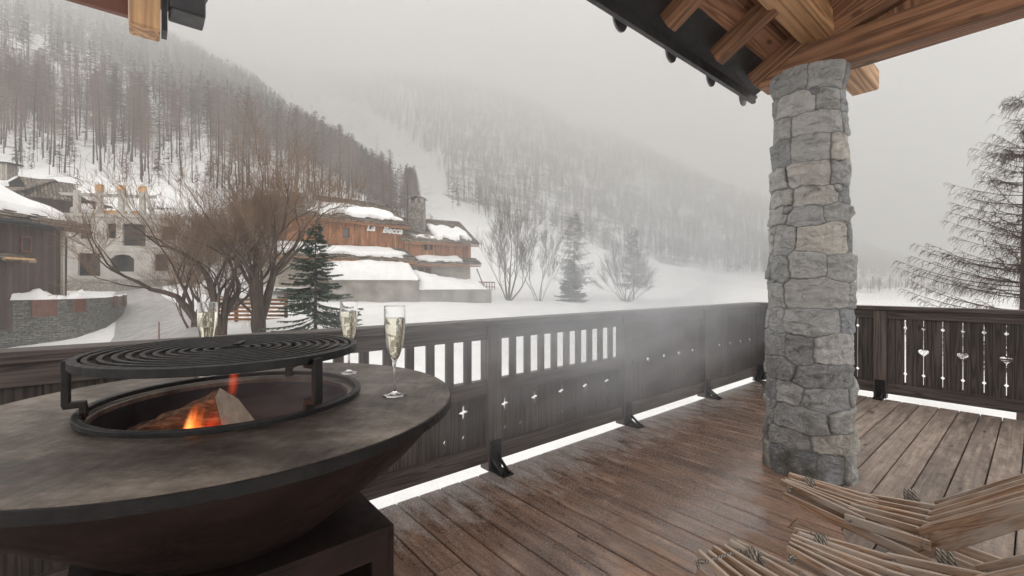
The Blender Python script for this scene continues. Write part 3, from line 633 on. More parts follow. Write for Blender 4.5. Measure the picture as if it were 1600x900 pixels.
def cut_panel(name, outer, holes, th, mat_, O, U, Vv, parent, bevel=0):
    """a board of thickness th with real openings; outline in (x, y) -> O + U*x + V*y"""
    cu = bpy.data.curves.new(name, 'CURVE'); cu.dimensions = '2D'; cu.fill_mode = 'BOTH'; cu.extrude = th / 2
    for pl in [outer] + holes:
        sp = cu.splines.new('POLY'); sp.points.add(len(pl) - 1); sp.use_cyclic_u = True
        for q, (x, y) in zip(sp.points, pl): q.co = (x, y, 0, 1)
    tmp = bpy.data.objects.new(name, cu); me = bpy.data.meshes.new_from_object(tmp); bpy.data.objects.remove(tmp); bpy.data.curves.remove(cu)
    U = Vector(U).normalized(); Vv = Vector(Vv).normalized(); Wn = U.cross(Vv); O = Vector(O)
    k = len(me.vertices); L = np.empty(k * 3, dtype=np.float32); me.vertices.foreach_get('co', L); L = L.reshape(-1, 3)
    a = me.attributes.new('wc', 'FLOAT_VECTOR', 'POINT'); a.data.foreach_set('vector', L[:, [1, 0, 2]].ravel())
    a = me.attributes.new('rnd', 'FLOAT', 'POINT'); a.data.foreach_set('value', np.full(k, random.random(), dtype=np.float32))
    Wd = np.array(O) + L[:, :1] * np.array(U) + L[:, 1:2] * np.array(Vv) + L[:, 2:] * np.array(Wn)
    me.vertices.foreach_set('co', Wd.astype(np.float32).ravel()); me.update(); me.materials.clear()
    return link(name, me, mat_, parent, bevel=bevel)
class Fr:
    def __init__(s, A, B):
        s.O = Vector((A[0], A[1], 0)); d = Vector((B[0] - A[0], B[1] - A[1], 0)); s.L = d.length; s.u = d.normalized(); s.v = Vector((-s.u.y, s.u.x, 0))
    def P(s, a, b_, z): return s.O + s.u * a + s.v * b_ + Z3 * z
    def wall(s, mb, a0, a1, z0, z1, b0, b1, g='z'):
        c = s.P((a0 + a1) / 2, (b0 + b1) / 2, (z0 + z1) / 2)
        if g == 'z': mb.box(c, (z1 - z0, a1 - a0, b1 - b0), (Z3, s.u, s.v))
        else: mb.box(c, (a1 - a0, z1 - z0, b1 - b0), (s.u, Z3, s.v))
    def slab(s, mb, a0, a1, b0, z0, b1, z1, th=.22):
        p, q = s.P((a0 + a1) / 2, b0, z0), s.P((a0 + a1) / 2, b1, z1); d = (q - p); L = d.length; d.normalize(); nn = s.u.cross(d)
        if nn.z < 0: nn = -nn
        mb.box((p + q) / 2, (a1 - a0, L, th), (s.u, d, nn))
    def snow(s, name, parent, a0, a1, b0, z0, b1, z1, thick, seed, edge=.12, off=.11, rag=.10):
        rs = random.Random(seed); nu, nv = 44, 18; p = s.P(a0, b0, z0); U = s.u * (a1 - a0); Vv = s.P(a0, b1, z1) - p
        nn = s.u.cross(Vv).normalized(); nn = nn if nn.z > 0 else -nn; v = []
        for i in range(nu + 1):
            for j in range(nv + 1):
                x, y = i / nu, j / nv
                xx = x + (.5 - x) * 2 * rag * (noise.noise(Vector((y * 3, seed, 1))) + .4) * abs(2 * x - 1) ** 2
                yy = y + (.5 - y) * 2 * rag * 2.2 * (noise.noise(Vector((x * 5, seed, 5))) + .5 * noise.noise(Vector((x * 14, seed, 5))) + .3) * abs(2 * y - 1) ** 2
                e = min(x, 1 - x) * 1.2, min(y, 1 - y); e = min(e); t = min(1, e / edge); t = math.sqrt(max(0, 1 - (1 - t) ** 2))
                h = (off - .04) + thick * t * (.8 + .5 * noise.noise(Vector((x * 4, y * 3, seed)))) if t > 0 else off - .06
                v.append(tuple(p + U * xx + Vv * yy + nn * h))
        f = [(i * (nv + 1) + j, (i + 1) * (nv + 1) + j, (i + 1) * (nv + 1) + j + 1, i * (nv + 1) + j + 1) for i in range(nu) for j in range(nv)]
        mb = MB(); mb.add(v, f); return mb.build(name, M['snow'], parent, smooth=True)
def xy(px, Y): return ((px - CX) / F * Y, Y)

# --- the large chalet with the white lettering
fa = Fr(xy(430, 46), xy(627, 56)); fb = Fr(xy(627, 56), xy(735, 61)); L1, L2 = fa.L, fb.L
ch = thing('chalet', 'large orange wooden chalet with stone slab roofs, snow patches and white lettering', 'house', tuple(fa.P(L1 / 2, 2, 0)))
holes = [rect(L1 * .485, L1 * .485 + .75, 6.65, 7.75)]
cut_panel('wooden_facade', rect(.4, L1, 5.7, 9.0), holes, .2, M['facade'], fa.P(0, 0, 0), fa.u, Z3, ch)
mb = MB(); fa.wall(mb, L1 * .485 - .03, L1 * .485 + .8, 6.6, 7.8, .12, .16); w_ = mb.build('window', M['glasspane'], ch)
mb = MB(); 
for a0, a1, z0, z1 in ((L1 * .485 - .1, L1 * .485, 6.55, 7.85), (L1 * .485 + .75, L1 * .485 + .85, 6.55, 7.85), (L1 * .485 - .1, L1 * .485 + .85, 7.75, 7.86), (L1 * .485 - .1, L1 * .485 + .85, 6.54, 6.65)): fa.wall(mb, a0, a1, z0, z1, -.16, .1)
mb.build('frame', M['winframe'], w_)
# closed shutters, dark boards and trim on the upper facade
mb = MB(); fa.wall(mb, L1 - 3.3, L1 - 1.5, 6.35, 7.35, -.16, -.1, 'x'); fa.wall(mb, L1 - 3.45, L1 - 1.35, 7.35, 7.47, -.2, -.1, 'x'); mb.build('shutter', M['planks'], ch)
mb = MB(); fa.wall(mb, .4, L1 + .1, 5.6, 5.8, -.24, .1, 'x'); fb.wall(mb, 0, L2, 4.7, 4.88, -.2, .05, 'x'); mb.build('trim_board', M['planks'], ch)
mb = MB(); fa.wall(mb, .4, L1, 1, 5.7, .2, 9, 'x'); fa.wall(mb, .4, L1, 5.7, 8.9, 6, 6.2, 'x'); fa.wall(mb, L1 - .2, L1, 4, 9, .1, 9, 'z'); mb.build('wall', M['plaster'], ch)
mb = MB()
for a_, b_ in ((.4, .3), (L1 - .02, .3)): mb.add([tuple(fa.P(a_, 0, 8.7)), tuple(fa.P(a_, 10.4, 8.7)), tuple(fa.P(a_, 5.2, 12.0))], [(0, 1, 2)], [(0, 0, 0), (0, 10, 0), (3, 5, 0)])
mb.build('gable', M['facade'], ch)
mb = MB(); fb.wall(mb, 0, L2, .2, 4.8, 0, 10, 'x'); mb.build('wall', M['plaster'], ch)
cut_panel('wooden_facade', rect(0, L2, 4.8, 7.4), [rect(2.9, 3.4, 5.75, 6.6), rect(3.65, 4.15, 5.75, 6.6)], .2, M['facade'], fb.P(0, -.05, 0), fb.u, Z3, ch)
mb = MB(); fb.wall(mb, 2.8, 4.25, 5.7, 6.65, .12, .15); w_ = mb.build('window', M['dark'], ch)
mb = MB(); fb.wall(mb, 3.4, 3.65, 5.7, 6.65, -.17, .1); fb.wall(mb, 2.8, 4.25, 6.6, 6.7, -.17, .1, 'x'); fb.wall(mb, 2.8, 4.25, 5.65, 5.75, -.17, .1, 'x'); mb.build('frame', M['winframe'], w_)
mb = MB(); fb.wall(mb, L2 - .2, L2, 4.8, 7.2, .1, 11, 'z'); mb.add([tuple(fb.P(L2, 0, 7.1)), tuple(fb.P(L2, 12, 7.1)), tuple(fb.P(L2, 6, 10.4))], [(0, 1, 2)], [(0, 0, 0), (0, 12, 0), (3, 6, 0)]); mb.build('gable', M['facade'], ch)
mb = MB(); fb.wall(mb, 2.2, 3.9, 2.1, 3.4, -.05, .02, 'x'); w_ = mb.build('window', M['dark'], ch)
mb = MB(); 
for a0, a1 in ((2.1, 2.3), (2.95, 3.12), (3.8, 4.0)): fb.wall(mb, a0, a1, 2.0, 3.5, -.12, .02)
fb.wall(mb, 2.1, 4.0, 3.4, 3.56, -.13, .02, 'x'); fb.wall(mb, 2.1, 4.0, 1.95, 2.1, -.13, .02, 'x'); mb.build('frame', M['winframe'], w_)
def courses(fr, mb, a0, a1, b0, z0, b1, z1, n_, th=.13, seed=1):
    """rough stone slabs laid in overlapping courses"""
    rs = random.Random(seed)
    for i in range(n_):
        t0, t1 = i / n_, min(1, (i + 1.35) / n_); x = a0 + rs.uniform(-.1, .1)
        while x < a1:
            wd = rs.uniform(.5, 1.3); x1 = min(x + wd, a1 + rs.uniform(-.05, .15)); dz = rs.uniform(0, .05)
            p, q = fr.P((x + x1) / 2, b0 + (b1 - b0) * t0 + rs.uniform(-.1, .05), z0 + (z1 - z0) * t0 + th + dz), fr.P((x + x1) / 2, b0 + (b1 - b0) * t1, z0 + (z1 - z0) * t1 + dz)
            d = q - p; Ln = d.length; d.normalize(); nn = fr.u.cross(d); nn = nn if nn.z > 0 else -nn
            mb.box((p + q) / 2, (x1 - x - .03, Ln, .07), (fr.u, d, nn)); x = x1
mb = MB(); fa.slab(mb, -.5, L1 + .7, -.9, 8.62, 5.2, 12.15, .14); fa.slab(mb, -.5, L1 + .7, 5.2, 12.15, 11.2, 8.7, .14); courses(fa, mb, -.5, L1 + .7, -.95, 8.62, 5.25, 12.15, 15, seed=3)
r1 = mb.build('roof', M['slate'], ch)
mb = MB(); fb.slab(mb, -.3, L2 + .9, -1.0, 6.75, 6, 10.7, .14); fb.slab(mb, -.3, L2 + .9, 6, 10.7, 13, 6.9, .14); courses(fb, mb, -.3, L2 + .9, -1.05, 6.75, 6.05, 10.7, 16, seed=4)
r2 = mb.build('roof', M['slate'], ch)
mb = MB(); fa.slab(mb, -3, L1 + .3, -3.4, 4.15, .0, 5.75, .14); courses(fa, mb, -3, L1 + .3, -3.4, 4.15, 0, 5.75, 8, seed=5); r3 = mb.build('roof', M['slate'], ch)
mb = MB(); fb.slab(mb, -1.6, L2 + .7, -2.0, 3.95, .0, 4.85, .14); courses(fb, mb, -1.6, L2 + .7, -2.0, 3.95, 0, 4.85, 6, seed=6); r4 = mb.build('roof', M['slate'], ch)
mb = MB(); fa.wall(mb, -.4, L1 + .6, 8.28, 8.5, -.86, -.8, 'x'); fb.wall(mb, -.2, L2 + .8, 6.42, 6.62, -.96, -.9, 'x'); fa.wall(mb, -3, L1 + .2, 3.8, 4.02, -3.36, -3.3, 'x'); fb.wall(mb, -1.2, L2 + .6, 3.62, 3.82, -1.96, -1.9, 'x'); mb.build('eave_board', M['planks'], ch)
mb = MB(); rs = random.Random(3)
for fr, La, b_, z in ((fa, L1, -.85, 8.4), (fb, L2, -.95, 6.5), (fa, L1, -3.35, 3.92), (fb, L2, -1.95, 3.72)):
    x = .2
    while x < La:
        h = rs.uniform(.12, .5); p = fr.P(x, b_, z); mb.tube([p, p - Z3 * h], [.035, .006], 4); x += rs.uniform(.18, .5)
mb.build('icicles', M['glasspane'], ch)['kind'] = 'stuff'
fa.snow('roof_snow', ch, 3.5, L1 + .2, -.3, 9.05, 2.8, 10.85, .42, 11, rag=.13); fa.snow('roof_snow', ch, -.4, 2.6, 3.2, 11.0, 5.0, 12.0, .3, 12)
fb.snow('roof_snow', ch, 4.2, L2 + .4, -.6, 7.0, 3.9, 9.5, .5, 13, rag=.14); fb.snow('roof_snow', ch, 1.2, 5.0, -.4, 7.1, .9, 7.8, .12, 14, rag=.2)
fa.snow('roof_snow', ch, -3, L1 - .4, -3.2, 4.3, -.2, 5.6, .45, 15); fb.snow('roof_snow', ch, 1.4, L2 - 1.6, -1.8, 4.1, -.1, 4.8, .35, 16)
c_ = MB(); cx_, cy_ = xy(652, 59.5); c_.ab(cx_ - 1.0, cx_ + 1.0, cy_ - .7, cy_ + .7, 8.2, 12.1, 'x'); chm = c_.build('chimney', M['chimney'], r2)
c_ = MB()
for dx in (-.85, .85, 0):
    for dy in (-.55, .55): c_.ab(cx_ + dx - .12, cx_ + dx + .12, cy_ + dy - .12, cy_ + dy + .12, 12.1, 12.75)
c_.beam((cx_ - 1.2, cy_, 12.72), (cx_ + .05, cy_, 13.2), 1.7, .1); c_.beam((cx_ + 1.2, cy_, 12.72), (cx_ - .05, cy_, 13.2), 1.7, .1); c_.build('chimney_cap', M['concrete'], r2)
c_ = MB(); cx_, cy_ = xy(485, 49.5); c_.ab(cx_ - .45, cx_ + .45, cy_ - .45, cy_ + .45, 9.8, 11.6); c_.ab(cx_ - .55, cx_ + .55, cy_ - .55, cy_ + .55, 11.6, 11.75); c_.tube([(cx_, cy_, 11.75), (cx_, cy_, 12.6)], [.26, .3], 8); c_.tube([(cx_, cy_, 12.7), (cx_, cy_, 12.8)], [.4, .1], 8); c_.build('chimney', M['chimney'], r1)
c_ = MB(); cx_, cy_ = xy(637, 57); c_.tube([(cx_, cy_, 9), (cx_, cy_, 14.2)], .05, 5); c_.tube([(cx_ - .5, cy_, 13), (cx_ + .5, cy_, 13)], .03, 4); c_.build('antenna', M['darkroof'], r2)
def text_obj(name, body, size, O, U, parent, mat_, ext=.05):
    cu = bpy.data.curves.new(name, 'FONT'); cu.body = body; cu.size = size; cu.extrude = ext; cu.shear = .35; cu.offset = .035 * size; cu.resolution_u = 3
    tmp = bpy.data.objects.new(name, cu); me = bpy.data.meshes.new_from_object(tmp); bpy.data.objects.remove(tmp); bpy.data.curves.remove(cu)
    me.transform(Matrix(((U.x, 0, U.y, O.x), (U.y, 0, -U.x, O.y), (0, 1, 0, O.z), (0, 0, 0, 1)))); me.materials.clear()
    return link(name, me, mat_, parent)
sg = thing('lettering', 'white slanted lettering La Becca on the orange facade', 'sign', tuple(fa.P(L1 * .8, -.2, 8)))
text_obj('word', 'La', 1.15, fa.P(L1 * .675, -.2, 7.72), fa.u, sg, M['sign']); text_obj('word', 'Becca', 1.15, fa.P(L1 * .815, -.2, 7.62), fa.u, sg, M['sign'])
# --- concrete terrace wall below it, heaped with snow
tw = thing('terrace_wall', 'stained grey concrete wall below the chalet, heaped with deep snow', 'wall', (*xy(650, 48), -1))
g1 = Fr(xy(515, 45.9), xy(655, 48.2)); g2 = Fr(xy(655, 48.6), xy(768, 52.5))
mb = MB(); g1.wall(mb, 0, g1.L, -2, 1.6, 0, .5, 'x'); mb.build('wall', M['concrete'], tw); mb = MB(); g2.wall(mb, 0, g2.L, -2.2, .72, 0, .5, 'x'); mb.build('wall', M['concrete'], tw)
mb = MB(); g1.wall(mb, -.1, g1.L + .1, 1.6, 1.78, -.15, .6, 'x'); mb.build('coping', M['concrete'], tw)
def heap(name, parent, Ln, f0, f1, hz0, hz1, seed, nu=46, nv=20):
    v = []
    for i in range(nu + 1):
        for j in range(nv + 1):
            x, y = i / nu, j / nv; p = f0(x).lerp(f1(x), y); rise = math.sin(min(1, y * 1.25) * math.pi / 2) ** .7
            e = min(1, min(x, 1 - x) * 12); lip = math.sqrt(min(1, y * 12))
            p.z = hz0(x) - .03 + lip * .42 + (hz1(x) - hz0(x)) * rise + (noise.noise(Vector((x * 5, y * 3, seed))) * .35 + noise.noise(Vector((x * 17, y * 9, seed))) * .12) * lip
            if e < 1: p.z = hz0(x) - .03 + (p.z - hz0(x)) * (.35 + .65 * e)
            v.append(tuple(p))
    f = [(i * (nv + 1) + j, (i + 1) * (nv + 1) + j, (i + 1) * (nv + 1) + j + 1, i * (nv + 1) + j + 1) for i in range(nu) for j in range(nv)]
    mb = MB(); mb.add(v, f); return mb.build(name, M['snow'], parent, smooth=True)
heap('snow_heap', tw, 0, lambda x: g1.P(g1.L * x - .1, -.2, 0), lambda x: fa.P(L1 * (.25 + .8 * x), -1.5, 0), lambda x: 1.78, lambda x: 3.9 - .4 * x, 3)
heap('snow_heap', tw, 0, lambda x: g2.P(g2.L * x * .93, -.1, 0), lambda x: fb.P(L2 * (x * 1.05) - .6, -.3, 0), lambda x: .72, lambda x: 2.3 - 1.0 * x + .8 * (1 - x) ** 3, 4)
tr_ = thing('timber_railing', 'short reddish timber railing at the right corner of the big chalet', 'railing', (*xy(760, 54), .7))
mb = MB(); p0, p1 = Vector((*xy(748, 53.5), 1.55)), Vector((*xy(773, 53.8), 1.5)); mb.beam(p0, p1, .1, .14)
mb.beam(p0 - Z3 * .55, p1 - Z3 * .55, .08, .1); mb.build('rail', M['trim'], tr_)
mb = MB()
for k in range(7): q = p0.lerp(p1, k / 6); mb.beam(q - Z3 * .9, q, .09, .09, (1, 0, 0))
mb.beam(Vector((*xy(745, 55), 3.2)), Vector((*xy(757, 53.4), .8)), .1, .12); mb.build('post', M['trim'], tr_)
# --- unfinished concrete building
ub = thing('unfinished_building', 'unfinished pale concrete building with empty windows and bare posts on top', 'building', (*xy(200, 56), 0))
fu = Fr(xy(96, 55), xy(312, 58)); Lu = fu.L; s_ = Lu / 216
def upx(px): return (px - 96) * s_
wins = [(122, 156, 2.35, 5.2), (171, 208, 2.9, 4.9), (124, 142, 7.0, 8.9), (166, 180, 7.1, 9.0), (190, 226, 6.2, 9.0), (240, 262, 3, 5.2), (250, 275, 7, 8.8)]
hl = [rect(upx(a), upx(b), c, d) for a, b, c, d in wins]
a_, b_ = upx(171), upx(208); hl[1] = [(a_, 2.9), (b_, 2.9), (b_, 4.5), (b_ - .5, 4.95), ((a_ + b_) / 2, 5.1), (a_ + .5, 4.95), (a_, 4.5)]
cut_panel('facade', rect(0, Lu, 1.6, 9.8), hl, .35, M['rawconcrete'], fu.P(0, 0, 0), fu.u, Z3, ub)
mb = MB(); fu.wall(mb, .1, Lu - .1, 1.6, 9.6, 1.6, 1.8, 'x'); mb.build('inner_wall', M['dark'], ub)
mb = MB(); fu.wall(mb, 0, .3, 1.6, 9.8, .2, 6, 'x'); mb.build('side_wall', M['rawconcrete'], ub); mb = MB(); fu.wall(mb, Lu - .3, Lu, 1.6, 9.8, .2, 6, 'x'); mb.build('side_wall', M['rawconcrete'], ub)
mb = MB(); fu.wall(mb, -.3, Lu + .3, 9.8, 10.15, -.5, 8, 'x'); fu.wall(mb, -.3, upx(240), 12.4, 12.75, .0, .4, 'x'); fu.wall(mb, .0, Lu, 5.45, 5.75, -.3, -.17, 'x'); mb.build('floor_slab', M['rawconcrete'], ub)
mb = MB(); fu.wall(mb, -.4, Lu + .2, .0, 1.9, -.9, -.2, 'x'); mb.build('rubble_base', M['chimney'], ub)
for px in (118, 152, 186, 219):
    mb = MB(); a_ = upx(px); fu.wall(mb, a_ - .28, a_ + .28, 10.15, 13.1, -.1, .4); p_ = mb.build('concrete_post', M['rawconcrete'], ub)
    if px > 130: mb = MB(); fu.wall(mb, a_ - .35, a_ + .35, 13.1, 13.9, -.15, .45); mb.build('timber_form', M['offcut'], p_)
for px in (190, 226): mb = MB(); a_ = upx(px); mb.beam(fu.P(a_, -.2, 13.3), fu.P(a_ + .9, -.3, 10.2), .22, .3); mb.build('leaning_board', M['rawconcrete'], ub)
mb = MB(); fu.wall(mb, upx(125), Lu - .5, 10.15, 10.6, 3, 3.2, 'x'); fu.wall(mb, upx(140), upx(215), 10.2, 10.75, .6, 1.0, 'x'); mb.build('timber_edge', M['offcut'], ub)
fu.snow('slab_snow', ub, .3, Lu, .4, 10.3, 7.5, 11.2, .6, 31); fu.snow('slab_snow', ub, upx(150), upx(225), 6, 12.0, 11, 12.6, .6, 32); fu.snow('slab_snow', ub, 0, upx(112), 1, 10.3, 4, 11.6, .6, 33)
# --- brown house at the far left
hb = thing('brown_house', 'dark brown boarded house with thick roof snow behind the stone wall', 'house', (-37, 33, 0))
fh = Fr((-35.6, 24.5), (-37.7, 37.0)); fh.v = -Vector((fh.u.y, -fh.u.x, 0)) ; Lh = fh.L
if fh.v.x > 0: fh.v = -fh.v
def al(px):                                          # position along this wall that shows at column px
    t = (px - CX) / F; O, u = fh.O, fh.u; return (t * O.y - O.x) / (u.x - t * u.y)
mb = MB(); fh.wall(mb, -3, Lh, -2, 6.3, 0, .25, 'z'); mb.build('wall', M['brownfacade'], hb)
mb = MB(); mb.box(fh.P(Lh - .12, 5, 2.3), (8.4, 10, .2), (Z3, fh.v, fh.u)); mb.build('gable_wall', M['brownfacade'], hb)
mb = MB(); mb.box(fh.P(Lh - .02, -.03, 2.1), (8.2, .3, .3), (Z3, fh.v, fh.u)); mb.build('corner_board', M['plaster'], hb)
mb = MB(); mb.add([tuple(fh.P(Lh - .1, 0, 6.2)), tuple(fh.P(Lh - .1, 12, 6.2)), tuple(fh.P(Lh - .1, 6, 9.3))], [(0, 1, 2)], [(0, 0, 0), (0, 12, 0), (3, 6, 0)]); mb.build('gable', M['brownfacade'], hb)
mb = MB(); fh.slab(mb, -4, Lh + 1.4, -1.05, 6.0, 8, 10.3, .2); courses(fh, mb, -4, Lh + 1.4, -1.1, 6.05, 1.5, 7.3, 5, .12, 9); rr = mb.build('roof', M['slate'], hb)
mb = MB(); fh.wall(mb, -4, Lh + 1.3, 5.62, 5.92, -1.12, -1.0, 'x'); mb.tube([fh.P(-4, -1.2, 5.86), fh.P(Lh + 1.45, -1.2, 5.82)], .1, 8); mb.tube([fh.P(Lh + .2, -1.15, 5.75), fh.P(Lh + .15, -.7, 5.3), fh.P(Lh + .1, -.25, 5.25), fh.P(Lh + .1, -.2, 0)], .06, 6); mb.build('gutter', M['darkroof'], rr)
fh.snow('roof_snow', rr, -4, Lh + 1.0, -.4, 6.4, 8, 10.5, .75, 21, edge=.07, rag=.05)
mb = MB(); a0, a1 = al(33), al(45); fh.wall(mb, a0, a1, 3.85, 4.85, -.04, .05); w_ = mb.build('window', M['dark'], hb)
mb = MB()
for q0, q1, z0, z1 in ((a0 - .12, a0, 3.75, 4.95), (a1, a1 + .12, 3.75, 4.95), (a0 - .12, a1 + .12, 4.85, 4.97), (a0 - .12, a1 + .12, 3.73, 3.85)): fh.wall(mb, q0, q1, z0, z1, -.12, .02)
mb.build('frame', M['trim'], w_)
mb = MB(); fh.slab(mb, al(-30), al(22), -1.5, 2.95, 0, 3.5, .16); mb.build('porch_roof', M['slate'], hb); mb = MB(); fh.wall(mb, al(-30), al(20), 3.05, 3.2, -1.45, -1.35, 'x'); mb.build('porch_beam', M['offcut'], hb)
# --- small house with a chimney, and a flat snow covered roof, above the brown one
hs_ = thing('small_house', 'small dark gabled house with a stone chimney peeking over the brown house', 'house', (*xy(15, 52), 8))
fs_ = Fr(xy(-60, 52), xy(48, 52))
mb = MB(); fs_.wall(mb, 0, fs_.L - .8, 3, 12.2, .5, 8, 'z'); mb.build('wall', M['brownfacade'], hs_)
mb = MB(); px0 = fs_.L; mb.add([tuple(fs_.P(px0 - 3.3, 0, 13.0)), tuple(fs_.P(px0, 0, 11.7)), tuple(fs_.P(px0 - 1.3, 0, 14.0))], [(0, 1, 2)]); mb.build('gable', M['brownfacade'], hs_)
mb = MB(); fs_.slab(mb, 0, px0 - .4, -.6, 12.3, 3, 14.3, .2); fs_.slab(mb, 0, px0 - .4, 3, 14.3, 8, 12.3, .2); mb.beam(fs_.P(px0 - 1.2, 3, 14.2), fs_.P(px0 + .2, 2, 11.8), 5, .2); rr = mb.build('roof', M['slate'], hs_)
fs_.snow('roof_snow', rr, 0, px0 - 2.4, -.4, 12.6, 3, 14.4, .6, 41)
cx_, cy_ = xy(8, 53); mb = MB(); mb.ab(cx_ - .9, cx_ + .9, cy_ - .6, cy_ + .6, 12.5, 15.6); mb.build('chimney', M['chimney'], rr); mb = MB(); mb.beam((cx_ - 1.3, cy_, 15.9), (cx_ + 1.4, cy_, 15.65), 1.6, .14); mb.build('chimney_cap', M['darkroof'], rr)
hf = thing('flat_roof_house', 'low house with a flat snow covered roof below the wooded slope', 'house', (*xy(80, 62), 8))
ff = Fr(xy(38, 62), xy(118, 63)); mb = MB(); ff.wall(mb, 0, ff.L, 6, 13.2, 0, 6, 'x'); mb.build('wall', M['planks'], hf); mb = MB(); ff.wall(mb, -.5, ff.L + .5, 13.2, 13.5, -.6, 6.4, 'x'); mb.build('roof', M['darkroof'], hf); ff.snow('roof_snow', hf, -.4, ff.L + .4, -.5, 13.45, 6.3, 13.9, 1.1, 43, rag=.03)
# --- chalet mostly hidden by the bare trees
hc = thing('brown_chalet', 'brown chalet half hidden behind the leafless trees, left of the big chalet', 'house', (*xy(300, 68), 4))
fc = Fr(xy(228, 66), xy(352, 68)); mb = MB(); fc.wall(mb, 0, fc.L, 1.2, 8.6, 0, 8, 'z'); mb.build('wall', M['brownfacade'], hc)
mb = MB(); fc.slab(mb, -.8, fc.L + .8, -1.2, 8.2, 5, 11.3, .25); fc.slab(mb, -.8, fc.L + .8, 5, 11.3, 10, 8.6, .25); courses(fc, mb, -.8, fc.L + .8, -1.2, 8.2, 5, 11.3, 12, seed=8); rr = mb.build('roof', M['slate'], hc); fc.snow('roof_snow', rr, 0, fc.L, .6, 9.3, 4.6, 11.2, .5, 45)
mb = MB()
for k in range(4): fc.wall(mb, 1.2 + k * 2.7, 2.5 + k * 2.7, 5.4, 6.9, -.06, .05)
mb.build('window', M['dark'], hc); mb = MB(); fc.wall(mb, -.3, fc.L + .3, 3.9, 4.8, -1.3, -1.15, 'x'); fc.wall(mb, -.3, fc.L + .3, 3.6, 3.8, -1.3, 0, 'x'); mb.build('balcony', M['planks'], hc)
# --- rubble garden wall that bends along the road
gw = thing('garden_wall', 'curved grey rubble stone wall with snow on top along the road', 'wall', (*xy(100, 35), -3))
path = [(-110, 29.5), (-40, 31), (0, 32.3), (60, 33.5), (120, 35.5), (165, 39), (190, 43.5), (198, 48)]
pp = [Vector((*xy(*q), 0)) for q in path]; fine = []
for a_, b_ in zip(pp, pp[1:]): fine += [a_.lerp(b_, k / 6) for k in range(6)]
fine.append(pp[-1]); v, w__, f = [], [], []; d_ = 0; n_z = 14
for i, p in enumerate(fine):
    if i: d_ += (p - fine[i - 1]).length
    for j in range(n_z + 1):
        z = -4.6 + (.15 + 4.6) * j / n_z; q = p + Vector((noise.noise(Vector((d_ * 1.7, z * 3, 0))) * .06, noise.noise(Vector((d_ * 1.7, z * 3, 9))) * .06, 0)); v.append((q.x, q.y, z)); w__.append((d_, z, 0))
    v.append((p.x - .35, p.y + .45, .15)); w__.append((d_, .6, 0)); v.append((p.x - .35, p.y + .45, -4.6)); w__.append((d_, 5, 0))
K = n_z + 3
f = [(i * K + j, (i + 1) * K + j, (i + 1) * K + j + 1, i * K + j + 1) for i in range(len(fine) - 1) for j in range(K - 1)]
mb = MB(); mb.add(v, f, w__); mb.build('masonry', M['stonewall'], gw)
v = []; nv = 8
for i, p in enumerate(fine):
    for j in range(nv + 1):
        y = j / nv; th = (.18 + .5 * max(0, noise.noise(Vector((i * .21, 3, 1))) + .35)) * (2.0 if i < 26 else .5); e = math.sin(math.pi * y) ** .5 if 0 < y < 1 else 0
        v.append((p.x - .75 * y + .12, p.y + .85 * y - .12, .12 + e * th * (.8 + .5 * noise.noise(Vector((i * .8, y * 3, 4))))))
mb = MB(); mb.add(v, [(i * (nv + 1) + j, (i + 1) * (nv + 1) + j, (i + 1) * (nv + 1) + j + 1, i * (nv + 1) + j + 1) for i in range(len(fine) - 1) for j in range(nv)]); mb.build('snow_cap', M['snow'], gw, smooth=True)
def on_path(px):
    for a_, b_ in zip(path, path[1:]):
        if a_[0] <= px <= b_[0]:
            A_, B_ = Vector((*xy(*a_), 0)), Vector((*xy(*b_), 0)); t = (px - CX) / F; d = B_ - A_; k = (t * A_.y - A_.x) / (d.x - t * d.y); return A_ + d * k, d.normalized()
for c_px, hw, z0, z1 in ((69, .72, -1.15, .12), (123, .62, -.95, .12), (179, .55, -.9, .2), (192, .6, -.9, .2)):
    p, d = on_path(c_px); nn = Vector((d.y, -d.x, 0)); mb = MB(); mb.box(p + nn * .03 + Z3 * (z0 + z1) / 2, (z1 - z0, hw * 2, .16), (Z3, d, nn)); gp = mb.build('gate_panel', M['gate'], gw); mb = MB()
    for k in range(7): mb.box(p + nn * .13 + d * (hw * 1.8 * (k / 6 - .5)) + Z3 * (z0 + z1) / 2, (z1 - z0 - .1, .07, .05), (Z3, d, nn))
    mb.build('bar', M['trim'], gp)
# --- reddish board fence / stand at the foot of the trees
wf = thing('board_fence', 'low fence of reddish horizontal boards in snow behind the leafless trees', 'fence', (*xy(385, 31), -1.4))
for px in (332, 368, 404, 446): mb = MB(); p = pt(px, 31 + (px - 332) * .01, -.5); mb.ab(p.x - .09, p.x + .09, p.y, p.y + .18, -2.0, .55, 'z'); mb.build('post', M['trim'], wf)
for k in range(6): mb = MB(); z = -1.25 + k * .28; mb.beam(pt(330, 30.9, z + .1), pt(448, 32.0, z), .05, .17); mb.build('board', M['planks'], wf)
sk = bpy.data.objects; mb = MB(); p = pt(248, 27, 0); mb.tube([(p.x, p.y, -3.5), (p.x + .02, p.y, -1.0)], .035, 6); tag(mb.build('stake', M['trim']), 'thin dark red stake marking the roadside by the leaning tree', 'stake')
# ------------------------------------------------------------------ the terrace; deck frame: s along the front railing, n outwards
ROT = R(40); D1 = Vector((math.cos(ROT), math.sin(ROT), 0)); DN = Vector((-math.sin(ROT), math.cos(ROT), 0))
def W(s, n_, z): return D1 * s + DN * n_ + Z3 * z
SE, NE = 6.44, 2.45                                  # deck edges
